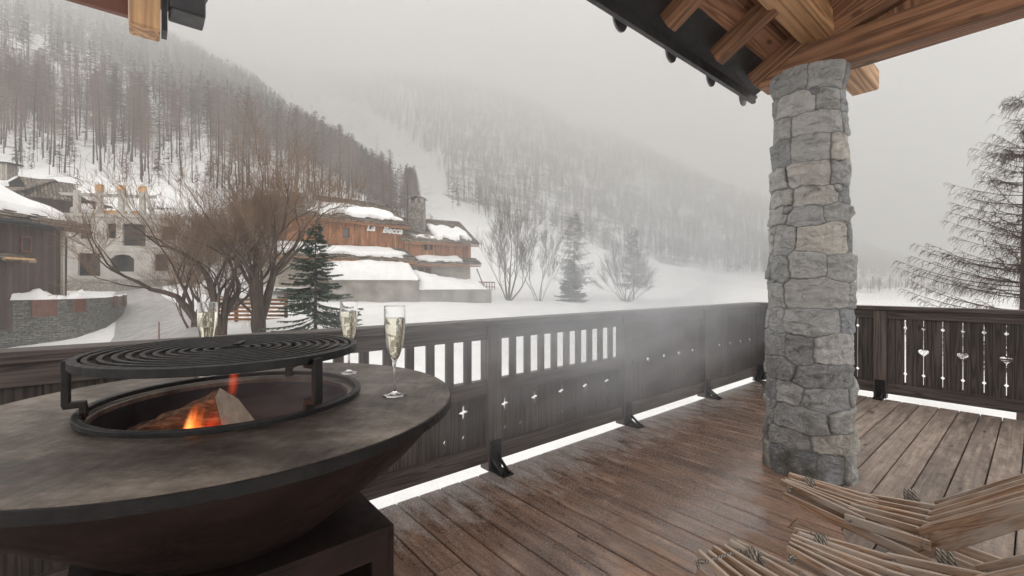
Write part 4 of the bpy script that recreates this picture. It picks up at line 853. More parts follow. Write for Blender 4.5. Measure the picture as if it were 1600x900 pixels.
# deck boards as two fields meeting in a slanted joint that starts at the corner
def clip(poly, a, b_, c):                            # keep a*s+b*n<=c
    o = []
    for i in range(len(poly)):
        p, q = poly[i], poly[(i + 1) % len(poly)]; fp, fq = a * p[0] + b_ * p[1] - c, a * q[0] + b_ * q[1] - c
        if fp <= 0: o.append(p)
        if fp * fq < 0: t = fp / (fp - fq); o.append((p[0] + (q[0] - p[0]) * t, p[1] + (q[1] - p[1]) * t))
    return o
PA, PB = (SE, NE), (3.42, .96)                       # joint line in (s, n)
ja, jb = (PB[1] - PA[1]), -(PB[0] - PA[0]); jc = ja * PA[0] + jb * PA[1]
def board(mb, poly, along):
    if len(poly) < 3: return
    off = random.uniform(-20, 20); k = len(poly); v = []; w_ = []; r_ = random.random(); dz = random.uniform(-.0012, .0012); cs = sum(p[0] for p in poly) / k; cn = sum(p[1] for p in poly) / k
    for z, sh in ((-.028, 1), (-.004 + dz, 1), (dz, .0)):
        for p in poly:
            s_, n_ = p
            if sh == 0:                              # eased edges
                if along == 'n': s_ = s_ + (.004 if s_ < cs else -.004)
                else: n_ = n_ + (.004 if n_ < cn else -.004)
            q = W(s_, n_, z); v.append(tuple(q)); w_.append(((n_ if along == 'n' else s_) + off, (s_ if along == 'n' else n_) + off * 3, z))
    f = [tuple(range(2 * k, 3 * k))] + [(a * k + i, a * k + (i + 1) % k, (a + 1) * k + (i + 1) % k, (a + 1) * k + i) for a in (0, 1) for i in range(k)]
    mb.add(v, f, w_, r_)
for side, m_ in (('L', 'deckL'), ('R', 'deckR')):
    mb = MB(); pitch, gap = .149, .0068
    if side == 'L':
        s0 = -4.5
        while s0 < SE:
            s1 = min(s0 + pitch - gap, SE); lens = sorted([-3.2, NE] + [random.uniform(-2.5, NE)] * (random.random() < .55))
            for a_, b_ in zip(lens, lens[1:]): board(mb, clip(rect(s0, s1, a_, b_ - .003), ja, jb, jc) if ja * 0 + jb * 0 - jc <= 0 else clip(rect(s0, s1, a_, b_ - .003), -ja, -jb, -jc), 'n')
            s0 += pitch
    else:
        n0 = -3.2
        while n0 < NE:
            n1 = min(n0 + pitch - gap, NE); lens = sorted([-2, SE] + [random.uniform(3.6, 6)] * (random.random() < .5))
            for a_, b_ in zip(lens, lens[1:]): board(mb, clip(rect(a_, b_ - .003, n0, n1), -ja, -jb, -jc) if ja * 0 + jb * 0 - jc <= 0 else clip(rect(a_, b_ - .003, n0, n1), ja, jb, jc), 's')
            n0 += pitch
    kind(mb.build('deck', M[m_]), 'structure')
mb = MB(); mb.ab(-4.5, SE - .03, -3.2, NE - .03, -.2, -.032); kind(mb.build('deck_frame', M['black'], rot=ROT), 'structure')
# --- front railing (n = 2.45..2.55) and right railing (s = 6.5..)
def bays(name, label, posts, fw, nrm, end, kinds, mt_cap):
    """fw(x, o, z) -> world, x along the rail, o outwards"""
    e = thing(name, label, 'railing', tuple(fw((posts[0] + posts[-1]) / 2, .05, 0)))
    U = (fw(1, 0, 0) - fw(0, 0, 0)).normalized(); O_ = (fw(0, 1, 0) - fw(0, 0, 0)).normalized()
    def bx(mb, x0, x1, o0, o1, z0, z1, g='x'):
        c = fw((x0 + x1) / 2, (o0 + o1) / 2, (z0 + z1) / 2); ax, sz = ((U, O_, Z3), (x1 - x0, o1 - o0, z1 - z0)) if g == 'x' else ((Z3, U, O_), (z1 - z0, x1 - x0, o1 - o0)); mb.box(c, sz, ax)
    mb = MB(); x = posts[0]; bx(mb, posts[0] - (.0 if end else .1), posts[-1] + .06, -.075, .085, 1.005, 1.05); mb.build('top_rail', M[mt_cap], e, bevel=.005)
    for p in posts:
        mb = MB(); bx(mb, p - .058, p + .058, -.055, .045, 0.0 if p < 90 else 0, 1.004, 'z'); po = mb.build('post', M[mt_cap], e, bevel=.004)
        mb = MB(); c = fw(p, -.062, 0)
        bx(mb, p - .045, p + .045, -.066, -.056, .0, .21, 'z')                    # strap up the post
        a_, b_ = fw(p - .03, -.06, .07), fw(p - .03, -.17, .012)
        for dx in (-.028, .028): mb.beam(fw(p + dx, -.06, .085), fw(p + dx, -.165, .014), .012, .02)
        bx(mb, p - .045, p + .045, -.20, -.056, .002, .012)
        for dx, z in ((-.02, .16), (.02, .11)): q = fw(p + dx, -.068, z); mb.tube([q, q - O_ * .012], .011, 6)
        for dx in (-.028, .028): q = fw(p + dx, -.178, .012); mb.tube([q, q + Z3 * .012], .012, 6)
        mb.build('bracket', M['iron'], po)
    for (p0, p1, kd) in zip(posts, posts[1:], kinds):
        a_, b_ = p0 + .056, p1 - .056; mt = M['rail'] if mt_cap == 'rail' else M[mt_cap]
        mb = MB(); bx(mb, a_, b_, -.03, .02, .912, 1.003); mb.build('upper_board', M['rail'], e, bevel=.003)
        mb = MB(); bx(mb, a_, b_, -.03, .045, .055, .172); mb.build('bottom_rail', M['rail'], e, bevel=.004)
        base_ = fw(0, .012, 0)
        if kd == 'baluster':
            mb = MB(); bx(mb, a_, b_, -.032, .04, .525, .625); mb.build('middle_rail', M['rail'], e, bevel=.004)
            nb_ = int(round((b_ - a_) / .15)); st = (b_ - a_) / nb_
            for k in range(1, nb_): mb = MB(); x = a_ + st * k; bx(mb, x - .027, x + .027, -.015, .012, .625, .912, 'z'); mb.build('baluster', M['rail'], e, bevel=.002)
            hl = []
            for k in range(5): hl.append(star(a_ + .08 + .297 * k, .428, .044, .060))
            for k in range(9):
                if k not in (3, 6): hl.append(diamond(a_ + .08 + .1485 * k, .258, .013, .020))
            cut_panel('panel', rect(a_, b_, .17, .527), hl, .022, M['railpanel'], base_, U, Z3, e)
        elif kd == 'slit':
            hl = []; x = b_ - .13
            while x > a_ + .05: hl.append([(x - .004, .22), (x - .004, .44), (x - .022, .455), (x - .004, .47), (x - .004, .80), (x + .004, .80), (x + .004, .47), (x + .022, .455), (x + .004, .44), (x + .004, .22)]); x -= .297
            cut_panel('panel', rect(a_, b_, .17, .914), hl, .022, M['railpanel'], base_, U, Z3, e)
        elif kd == 'heart':
            hl = [heart(a_ + .07 + .296 * k, .548, .038) for k in range(5)] + [diamond(a_ + .07 + .148 * k, .81, .006, .009) for k in range(1, 9)]
            cut_panel('panel', rect(a_, b_, .17, .914), hl, .022, M['railpanel'], base_, U, Z3, e)
        else:                                        # right railing: slits with diamonds, hearts on every other slit
            hl = []; x = a_ + (.155 if kd == 'slitheart' else .10); k = 0
            while x < b_ - .04:
                t = .007 if k == 0 else .003; pl = [(x - t, .20), (x - t, .283), (x - .018, .30), (x - t, .317)]; pr = [(x + t, .317), (x + .018, .30), (x + t, .283), (x + t, .20)]
                if k % 2 == 1:
                    hh = heart(x, .545, .047); lo = min(hh, key=lambda q: q[1]); i0 = hh.index(lo); hh = hh[i0:] + hh[:i0]
                    # split the outline into its left and right halves
                    lf = [q for q in hh if q[0] < x - t]; rt = [q for q in hh if q[0] > x + t]
                    lf.sort(key=lambda q: math.atan2(-(q[0] - x), -(q[1] - .545)) % 6.28); rt.sort(key=lambda q: -(math.atan2((q[0] - x), -(q[1] - .545)) % 6.28))
                    pl += [(x - t, .505)] + lf + [(x - t, .575)]; pr = [(x + t, .575)] + rt + [(x + t, .505)] + pr
                pl += [(x - t, .793), (x - .018, .81), (x - t, .827), (x - t, .90)]; pr = [(x + t, .90), (x + t, .827), (x + .018, .81), (x + t, .793)] + pr
                hl.append(pl + pr); x += .1505; k += 1
            cut_panel('panel', rect(a_, b_, .17, .914), hl, .022, M['railpanel'], base_, U, Z3, e)
    return e
bays('timber_railing', 'dark timber balustrade with carved stars and hearts along the front of the deck', [-2.75, -1.2, .35, 1.9, 3.46, 5.0, 6.54], lambda x, o, z: W(x, 2.5 + o, z), 1, 0, ['slit', 'slit', 'baluster', 'baluster', 'heart', 'heart'], 'rail')
bays('timber_railing', 'black timber balustrade with heart slits right of the stone pillar', [-2.44, -1.165, .12, 1.4], lambda x, o, z: W(6.52 + o, -x, z), 1, 0, ['plain', 'slitheart', 'slitheart'], 'rail')

# --- stone pillar
PS, PN = 3.635, 1.05; pc = W(PS, PN, 0); rs = random.Random(12); HP = 2.775
nT, nZ = 460, 840; RM = .245
sd_u, sd_z, sd_h = [], [], []; z = .02
while z < HP - .04:                                  # rough courses of rubble: seeds with jitter, long and short stones
    h = rs.choice((.10, .13, .15, .17, .19)); u = rs.uniform(0, .2); per = 2 * math.pi * RM
    while u < per + .02:
        wd = rs.uniform(.16, .42) if h > .12 else rs.uniform(.12, .26)
        if u + wd > per + .08: break
        sd_u.append(u + wd / 2); sd_z.append(z + h / 2 + rs.uniform(-.022, .022)); sd_h.append((wd, h)); u += wd
        if rs.random() < .16: sd_u.append(u); sd_z.append(z + h + rs.uniform(-.03, 0)); sd_h.append((.07, .06))
    z += h
sd_u, sd_z, sd_h = np.array(sd_u), np.array(sd_z), np.array(sd_h); ns_ = len(sd_u)
st_r = np.array([rs.random() for _ in range(ns_)]); st_o = np.array([rs.uniform(-.009, .009) for _ in range(ns_)]); st_a = np.array([rs.uniform(-.13, .13) for _ in range(ns_)]); st_b = np.array([rs.uniform(-.16, .16) for _ in range(ns_)])
Vp = np.empty((nZ * nT, 3)); rn_ = np.empty(nZ * nT); jn = np.empty(nZ * nT); per = 2 * math.pi * RM
ths = np.arange(nT) * 2 * math.pi / nT
for j in range(nZ):
    z = HP * j / (nZ - 1); rb = float(np.interp(z, [0, .25, .7, 1.3, 2.0, 2.5, 2.66, 2.70, HP], [.272, .259, .249, .243, .223, .209, .208, .219, .221]))
    nn1 = np.array([(noise.noise(Vector((math.cos(t) * 3, math.sin(t) * 3, z * 9))), noise.noise(Vector((math.cos(t) * 3, math.sin(t) * 3, z * 9 + 40))), noise.noise(Vector((math.cos(t) * 11, math.sin(t) * 11, z * 42)))) for t in ths])
    uu = ths * RM + .016 * nn1[:, 0] + .006 * nn1[:, 2]; zz = z + .014 * nn1[:, 1] + .005 * nn1[:, 2]
    du = uu[:, None] - sd_u[None]; du -= per * np.round(du / per); dz = zz[:, None] - sd_z[None]
    hw, hh = sd_h[None, :, 0] / 2, sd_h[None, :, 1] / 2
    # distance grows like a rounded box, so the cells come out as blocky stones
    D = ((np.abs(du) / hw) ** 3.2 + (np.abs(dz) / hh) ** 3.2) ** (1 / 3.2)
    o1 = np.argsort(D, axis=1)[:, :2]; k_ = np.arange(nT); d1, d2 = D[k_, o1[:, 0]], D[k_, o1[:, 1]]; I = o1[:, 0]
    edge = (d2 - d1) * .5 * np.minimum(sd_h[I, 0], sd_h[I, 1]) * .5
    e = np.clip((edge - .0012) / .010, 0, 1); e = e * (2 - e)
    for i in range(nT):
        cx_, sy_ = math.cos(ths[i]), math.sin(ths[i]); rv = st_r[I[i]]
        rg = noise.fractal(Vector((cx_ * 3.0 + rv * 19, sy_ * 3.0, z * 9)), 1.0, 2.1, 6); rd_ = abs(noise.noise(Vector((cx_ * 3.4 + rv * 15, sy_ * 3.4 + rv * 31, z * 13 + rv * 7)))); r3 = abs(noise.noise(Vector((cx_ * 10 + rv * 9, sy_ * 10, z * 34 - cx_ * 14))))
        hgt = .018 + st_o[I[i]] + du[i, I[i]] * st_a[I[i]] + dz[i, I[i]] * st_b[I[i]] + .008 * rg - .020 * rd_ - .010 * r3
        rr = rb + e[i] * max(hgt, .004) + (1 - e[i]) * (.0035 + .004 * nn1[i, 2]); q = j * nT + i
        Vp[q] = (pc.x + rr * cx_, pc.y + rr * sy_, z); rn_[q] = rv; jn[q] = 1 - min(1, e[i] * 1.9)
ii = np.arange(nZ * nT).reshape(nZ, nT); nx_ = np.roll(ii, -1, axis=1)
me = npmesh('stone_pillar', Vp, np.c_[ii[:-1].ravel(), nx_[:-1].ravel(), nx_[1:].ravel(), ii[1:].ravel()], [('rnd', rn_), ('joint', jn), ('hgt', Vp[:, 2] / 2.8)])
tag(link('stone_pillar', me, M['pillar'], smooth=True), 'round grey rubble stone pillar carrying the timber roof', 'pillar')

# --- porch roof on the pillar
pr = thing('porch_roof', 'larch timber porch roof with rafters, boards and dark eave resting on the stone pillar', 'roof', tuple(W(3.6, .3, 2.8)))
mb = MB(); mb.ab(3.58, 3.755, -3.2, 1.36, 2.775, 2.985, 'y'); mb.build('main_beam', M['beam'], pr, rot=ROT, bevel=.008)
SL = .535
def rz_(n_): return 2.794 + (1.42 - n_) * SL
for s in (-2.4, -1.8, -1.2, -.6, 0, .6, 1.2, 1.8, 2.395, 3.01, 3.6):
    mb = MB(); h = .12 if abs(s - 3.6) > .1 else .15; a_, b_ = W(s, 1.42, rz_(1.42) + h / 2), W(s, -3.2, rz_(-3.2) + h / 2); mb.beam(a_, b_, .085, h)
    mb.build('rafter', M['beam'], pr, bevel=.005)
pl_ = [(1.30, 2.985), (-3.2, 2.985), (-3.2, rz_(-3.2) + .12), (1.30, rz_(1.30) + .12)]
cut_panel('gable_boards', [(-x, z) for x, z in pl_], [], .03, M['beam'], W(3.67, 0, 0), -DN, Z3, pr)
mb = MB(); mb.beam(W(3.63, 1.40, 2.90), W(3.63, -3.2, 4.25), .09, .17); mb.build('rafter', M['beam'], pr, bevel=.006)
# ceiling boards parallel to the eave
mb = MB(); n0 = 1.33; cs_ = math.sqrt(1 + SL * SL); i = 0
dslope = (-DN + Z3 * SL).normalized(); nup = D1.cross(dslope); nup = nup if nup.z > 0 else -nup
while n0 > -3.2:
    c = W(.65, n0 - .085, rz_(n0 - .085) + .125 + .012); mb.box(c, (6.5, .17 * cs_ - .006, .022), (D1, dslope, nup)); n0 -= .17
mb.build('ceiling_boards', M['ceil'], pr)
mb = MB(); mb.box(W(.65, -.9, rz_(-.9) + .125 + .06), (6.6, 4.95 * cs_, .05), (D1, dslope, nup)); mb.build('roofing', M['darkroof'], pr)
mb = MB(); mb.box(W(.65, 1.43, rz_(1.43) + .135), (6.5, .24, .03), (D1, dslope, nup)); mb.box(W(.65, 1.52, 2.86), (6.5, .03, .12), (D1, DN, Z3)); mb.build('eave_soffit', M['darkroof'], pr)
mb = MB()                                            # half round gutter with its lip
prof = [(math.cos(a_) * .034, math.sin(a_) * .034) for a_ in [math.pi + math.pi * k / 8 for k in range(9)]]
v = []; 
for s in (-2.6, 4.0):
    for (x, z) in prof: v.append(tuple(W(s, 1.575 + x, 2.925 + z)))
    for (x, z) in reversed(prof): v.append(tuple(W(s, 1.575 + x * .9, 2.925 + z * .9 + .0)))
mb.add(v, [(i, (i + 1) % 18, 18 + (i + 1) % 18, 18 + i) for i in range(18)] + [tuple(range(18)), tuple(range(18, 36))]); mb.build('gutter', M['zinc'], pr)
mb = MB(); mb.ab(-2.6, 4.0, 1.53, 1.555, 2.875, 2.895); mb.build('copper_edge', M['trim'], pr, rot=ROT)
for k in range(-7, 4):
    s = 2.215 + .575 * k; mb = MB(); c = W(s, 1.60, 2.90)
    v = [];
    for ds in (-.006, .006): v += [tuple(W(s + ds, 1.605 + .048 * math.cos(a_), 2.925 + .052 * math.sin(a_))) for a_ in [math.pi + math.pi * q / 12 for q in range(13)]]
    # flat half disc facing along the gutter, seen from the terrace
    v = [];
    for dn in (-.006, .006): v += [tuple(W(s + .066 * math.cos(a_), 1.625 + dn, 2.90 + .075 * math.sin(a_))) for a_ in [math.pi + math.pi * q / 12 for q in range(13)]]
    mb.add(v, [tuple(range(13)), tuple(reversed(range(13, 26)))] + [(q, q + 1, q + 14, q + 13) for q in range(12)] + [(12, 0, 13, 25)]); mb.build('gutter_bracket', M['zinc'], pr)
mb = MB(); mb.ab(-2.6, 4.92, .887, 1.085, 2.99, 3.17, 'x'); mb.build('purlin', M['purlin'], pr, rot=ROT, bevel=.02)
mb = MB(); mb.ab(-2.6, 3.9, -1.4, -1.2, 4.12, 4.3, 'x'); mb.build('purlin', M['purlin'], pr, rot=ROT, bevel=.02)
# --- corner of the neighbouring eave, top left
ne = thing('neighbour_eave', 'corner of a dark eave with a bright beam end, above the wooded slope', 'roof', tuple(W(.1, 3.3, 2.9)))
mb = MB(); mb.box(W(-2.06, 3.43, 2.966), (4.0, .04, .20), (D1, DN, Z3)); mb.build('bargeboard', M['trim'], ne)
mb = MB(); mb.ab(-.055, .085, 3.25, 3.41, 2.755, 3.16, 'z'); mb.build('beam_end', M['purlin'], ne, rot=ROT, bevel=.012)
mb = MB(); mb.ab(.092, .118, 3.3, 3.42, 2.79, 3.2, 'z'); mb.build('steel_strap', M['darkroof'], ne, rot=ROT)
mb = MB(); mb.ab(.125, .30, 3.25, 3.44, 2.915, 3.2, 'x'); mb.build('gutter_box', M['darkroof'], ne, rot=ROT, bevel=.01)
mb = MB(); mb.box(W(-2.1, 3.9, 3.35), (4.9, 1.3, .06), (D1, (DN + Z3 * .3).normalized(), (Z3 - DN * .3).normalized())); mb.build('roofing', M['darkroof'], ne)

# --- fire bowl with its round plate
FCX, FCY, PZ = -.718, 1.14, 1.0; c0 = (FCX, FCY, 0)
fp = thing('fire_bowl', 'large round black steel fire bowl with wide cooking plate on a rusty box base', 'fire pit', (FCX, FCY, 0))
mb = MB(); mb.lathe([(.275, PZ - .014), (.275, PZ - .001), (.277, PZ), (.551, PZ), (.5525, PZ - .001), (.5525, PZ - .014)], c0, 160, close=True); mb.build('cooking_plate', M['plate'], fp, smooth=False)
mb = MB(); mb.lathe([(.5535, PZ - .0012), (.556, PZ - .003), (.556, PZ - .023), (.552, PZ - .025), (.540, PZ - .025), (.540, PZ - .016), (.5535, PZ - .0155)], c0, 160, close=True); mb.build('plate_edge', M['iron'], fp)
mb = MB(); mb.lathe([(.535, PZ - .020), (.538, PZ - .028), (.455, PZ - .12), (.36, PZ - .20), (.25, PZ - .29), (.12, PZ - .345), (.01, PZ - .35), (.01, PZ - .34), (.11, PZ - .335), (.24, PZ - .28), (.275, PZ - .12), (.275, PZ - .015), (.28, PZ - .014)], c0, 120); bo = mb.build('bowl', M['rust'], fp, smooth=True)
mb = MB(); mb.lathe([(.274, PZ - .012), (.271, PZ - .14), (.235, PZ - .245), (.12, PZ - .29), (.0, PZ - .295)], c0, 96); mb.build('inner_bowl', M['bowl'], bo, smooth=True)
# box base: frame faces with a real opening in front
hb_ = .30; BC = D1.dot(Vector((FCX, FCY, 0))), DN.dot(Vector((FCX, FCY, 0))); TB = .70
bs_ = thing  # base box built around the bowl centre in deck directions
e_ = bo
mb = MB(); s0, s1, n0, n1 = BC[0] - hb_, BC[0] + hb_, BC[1] - hb_, BC[1] + hb_
mb.ab(s0, s1, n0, n1, TB - .012, TB); mb.ab(s0, s0 + .012, n0, n1, 0, TB - .013, 'z'); mb.ab(s1 - .012, s1, n0, n1, 0, TB - .013, 'z'); mb.ab(s0 + .013, s1 - .013, n1 - .012, n1, 0, TB - .013); mb.ab(s0 + .013, s1 - .013, n0 + .02, n1 - .02, 0.02, .03)
mb.build('base_box', M['rust'], fp, rot=ROT)
cut_panel('front_frame', rect(s0 + .001, s1 - .013, 0, TB - .013), [rect(s0 + .055, s1 - .055, .05, TB - .07)], .012, M['rust'], W(0, n0 + .006, 0), D1, Z3, fp)
# --- lifting grill: lower ring, three posts, concentric bars
gr = thing('grill_grate', 'round black iron grill of concentric bars raised on legs over the fire', 'grill', (FCX, FCY, PZ))
mb = MB(); mb.lathe([(.290, .004), (.306, .004), (.306, .016), (.290, .016)], (FCX, FCY + .01, PZ), 128, close=True); mb.build('lower_ring', M['iron'], gr, bevel=.002)
GZ = 1.135
mb = MB(); r = .302; first = True
while r > .02:
    wd = .016 if first else .0105; mb.lathe([(r - wd, -.005), (r, -.005), (r, .003), (r - wd, .003)] if not first else [(r - wd, -.014), (r, -.014), (r, .004), (r - wd, .004)], (FCX, FCY - .005, GZ), 120, close=True); r -= wd + (.0135 if not first else .006); first = False
for k in range(3):
    a_ = R(112 + 120 * k); d = Vector((math.cos(a_), math.sin(a_), 0)); p0, p1 = Vector((FCX, FCY - .005, GZ - .009)) + d * .015, Vector((FCX, FCY - .005, GZ - .009)) + d * .295; mb.beam(p0, p1, .018, .008)
a_ = R(108); d = Vector((math.cos(a_), math.sin(a_), 0)); c = Vector((FCX, FCY - .005, GZ + .0065)); mb.beam(c + d * .03, c + d * .10, .016, .004)
mb.build('bars', M['iron'], gr, bevel=.0012)
for a_, sd_ in ((214, 1), (-27, 1), (90, 1)):
    a_ = R(a_); d = Vector((math.cos(a_), math.sin(a_), 0)); tn = Vector((-d.y, d.x, 0)); c = Vector((FCX, FCY, 0)); r_ = .309
    mb = MB(); o_ = c + d * r_
    zig = [(o_ + d * .002, GZ - .002), (o_ + d * .006, PZ + .045), (o_ + d * .004, PZ + .036), (o_ - d * .028, PZ + .034), (o_ - d * .034, PZ + .026), (o_ - d * .034, PZ + .004)]
    # flat bar folded inwards at its foot and head
    pts = [p + Z3 * z for p, z in zig]
    mb.box(o_ + d * .002 + Z3 * (GZ + PZ + .03) / 2, (GZ - PZ - .034, .022, .014), (Z3, tn, d)); mb.box(o_ - d * .012 + Z3 * (PZ + .034), (.038, .0225, .014), (d, tn, Z3)); mb.box(o_ - d * .026 + Z3 * (PZ + .019), (.032, .022, .013), (Z3, tn, d)); mb.box(o_ - d * .012 + Z3 * (GZ - .020), (.040, .0225, .012), (d, tn, Z3))
    mb.build('leg', M['iron'], gr, bevel=.003)
# --- the fire: split log, embers, flames
def prism(name, A, B, wd, ht, mat_, label, cat, endm, roll=0):
    A, B = Vector(A), Vector(B); d = (B - A).normalized(); s_ = d.cross(Z3).normalized(); u = s_.cross(d); s_, u = s_ * math.cos(roll) + u * math.sin(roll), u * math.cos(roll) - s_ * math.sin(roll)
    prof = [(-.5, -.35), (-.15, -.5), (.38, -.45), (.5, -.1), (.34, .42), (.12, .5), (-.22, .28)]; nseg = 14; v = []; w_ = []
    for i in range(nseg + 1):
        p = A.lerp(B, i / nseg)
        for k, (x, y) in enumerate(prof):
            j = 1 + .07 * noise.noise(Vector((i * .5, k * 2.1, 1))); v.append(tuple(p + s_ * x * wd * j + u * y * ht * j)); w_.append((i / nseg, x, y))
    m = len(prof); f = [(i * m + k, i * m + (k + 1) % m, (i + 1) * m + (k + 1) % m, (i + 1) * m + k) for i in range(nseg) for k in range(m)] + [tuple(reversed(range(m)))]
    mb = MB(); mb.add(v, f, w_); o = mb.build(name, mat_); tag(o, label, cat)
    mb = MB(); ring = [Vector(q) for q in v[-m:]]; mb.add([tuple(q + d * .001) for q in ring], [tuple(range(m))]); mb.build('cut_end', endm, o); return o
prism('split_log', (FCX - .175, FCY - .06, PZ - .125), (FCX + .045, FCY - .055, PZ - .030), .135, .165, M['log'], 'charred split log with a pale cut end leaning in the fire', 'log', M['logend'])
prism('split_log', (FCX - .16, FCY + .04, PZ - .2), (FCX + .07, FCY - .12, PZ - .17), .08, .07, M['log'], 'low charred log lying crosswise under the split log', 'log', M['logend'], .5)
mb = MB(); rs = random.Random(2)
for k in range(90):
    a_ = rs.uniform(0, 6.28); r_ = .2 * math.sqrt(rs.random()); q = Vector((FCX + r_ * math.cos(a_), FCY + r_ * math.sin(a_), PZ - .285 + .13 * r_ + rs.uniform(0, .04)))
    ax_ = [Vector((rs.gauss(0, 1), rs.gauss(0, 1), rs.gauss(0, 1))).normalized()]; ax_.append(ax_[0].orthogonal().normalized()); ax_.append(ax_[0].cross(ax_[1])); s_ = rs.uniform(.015, .045); mb.box(q, (s_ * 1.4, s_, s_ * .8), ax_)
e = mb.build('embers', M['ember']); tag(e, 'glowing embers and ash at the bottom of the fire bowl', 'embers'); e['kind'] = 'stuff'
fl = thing('flames', 'orange flames licking around the split log', 'flame', (FCX - .05, FCY - .05, PZ - .15))
def flame(p, h, r, seed, lean, k0=1.15):
    v = []; hot = []; n_ = 12; m = 14; p = Vector(p)
    for i in range(m + 1):
        t = i / m; rr = r * (math.sin(math.pi * min(1, t * .85 + .18)) ** 1.1) * (1 - t) ** .35 + .0006
        c = p + Vector((lean[0] * t + .018 * noise.noise(Vector((t * 3.5, seed, 0))), lean[1] * t, h * t))
        for k in range(n_): a_ = 2 * math.pi * k / n_; v.append((c.x + rr * math.cos(a_) * (1 + .35 * noise.noise(Vector((k * .9, t * 4, seed)))), c.y + rr * .55 * math.sin(a_), c.z)); hot.append((1 - t) ** .8 * k0)
    V_ = np.array(v); F_ = np.array([(i * n_ + k, i * n_ + (k + 1) % n_, (i + 1) * n_ + (k + 1) % n_, (i + 1) * n_ + k) for i in range(m) for k in range(n_)])
    link('tongue', npmesh('tongue', V_, F_, [('hot', np.array(hot))]), M['flame'], fl, smooth=True)
def flame_gas(name, colr, k):
    m_ = bpy.data.materials.new(name); m_.use_nodes = True; t = m_.node_tree; t.nodes.clear()
    out = t.nodes.new('ShaderNodeOutputMaterial'); pv = t.nodes.new('ShaderNodeVolumePrincipled'); tc = t.nodes.new('ShaderNodeTexCoord')
    pv.inputs['Density'].default_value = 0; pv.inputs['Emission Color'].default_value = (*colr, 1)
    ln_ = t.nodes.new('ShaderNodeVectorMath'); ln_.operation = 'LENGTH'; ns = t.nodes.new('ShaderNodeTexNoise'); mp = t.nodes.new('ShaderNodeMapping'); mp.inputs['Scale'].default_value = (1.6, 1.6, .7)
    t.links.new(tc.outputs['Object'], mp.inputs[0]); t.links.new(mp.outputs[0], ns.inputs['Vector']); ns.inputs['Scale'].default_value = 1.6; ns.inputs['Detail'].default_value = 2
    t.links.new(tc.outputs['Object'], ln_.inputs[0]); ad = t.nodes.new('ShaderNodeMath'); ad.operation = 'MULTIPLY_ADD'; t.links.new(ns.outputs['Fac'], ad.inputs[0]); ad.inputs[1].default_value = .9; ad.inputs[2].default_value = -.45
    a2 = t.nodes.new('ShaderNodeMath'); a2.operation = 'ADD'; t.links.new(ln_.outputs['Value'], a2.inputs[0]); t.links.new(ad.outputs[0], a2.inputs[1])
    mr = t.nodes.new('ShaderNodeMapRange'); mr.inputs[1].default_value = .95; mr.inputs[2].default_value = .1; mr.inputs[3].default_value = 0; mr.inputs[4].default_value = 1; t.links.new(a2.outputs[0], mr.inputs[0])
    pw = t.nodes.new('ShaderNodeMath'); pw.operation = 'POWER'; t.links.new(mr.outputs[0], pw.inputs[0]); pw.inputs[1].default_value = 1.8
    ms = t.nodes.new('ShaderNodeMath'); ms.operation = 'MULTIPLY'; t.links.new(pw.outputs[0], ms.inputs[0]); ms.inputs[1].default_value = k
    t.links.new(ms.outputs[0], pv.inputs['Emission Strength']); t.links.new(pv.outputs[0], out.inputs['Volume']); return m_
core, orange, red = flame_gas('flame core', (1, .42, .10), 120), flame_gas('orange flame', (1, .16, .02), 60), flame_gas('red glow of the fire', (1, .06, .01), 24)
fx, fy = -.700, .945
def tongue(c, rad, tilt, m_):
    bm = bmesh.new(); bmesh.ops.create_icosphere(bm, subdivisions=3, radius=1); me = bpy.data.meshes.new('tongue'); bm.to_mesh(me); bm.free()
    o = link('tongue', me, m_, fl); o.location = c; o.scale = rad; o.rotation_euler = (0, tilt, 0)
tongue((fx + .002, fy, PZ - .045), (.0125, .018, .085), R(10), core); tongue((fx + .024, fy + .006, PZ - .06), (.010, .015, .065), R(6), core)
tongue((fx + .010, fy + .004, PZ - .04), (.026, .026, .095), R(10), orange); tongue((fx + .045, fy + .012, PZ - .05), (.040, .030, .085), R(12), red); tongue((FCX - .055, FCY + .085, PZ + .03), (.018, .016, .07), R(8), flame_gas('faint flame', (1, .10, .02), 14))
tongue((FCX + .10, FCY - .15, PZ - .10), (.02, .02, .05), 0, orange)
pl = bpy.data.lights.new('fire_glow', 'POINT'); pl.energy = .10; pl.color = (1, .38, .12); pl.shadow_soft_size = .05; po = bpy.data.objects.new('fire_glow', pl); C.objects.link(po); po.location = (-.70, .90, PZ - .05)
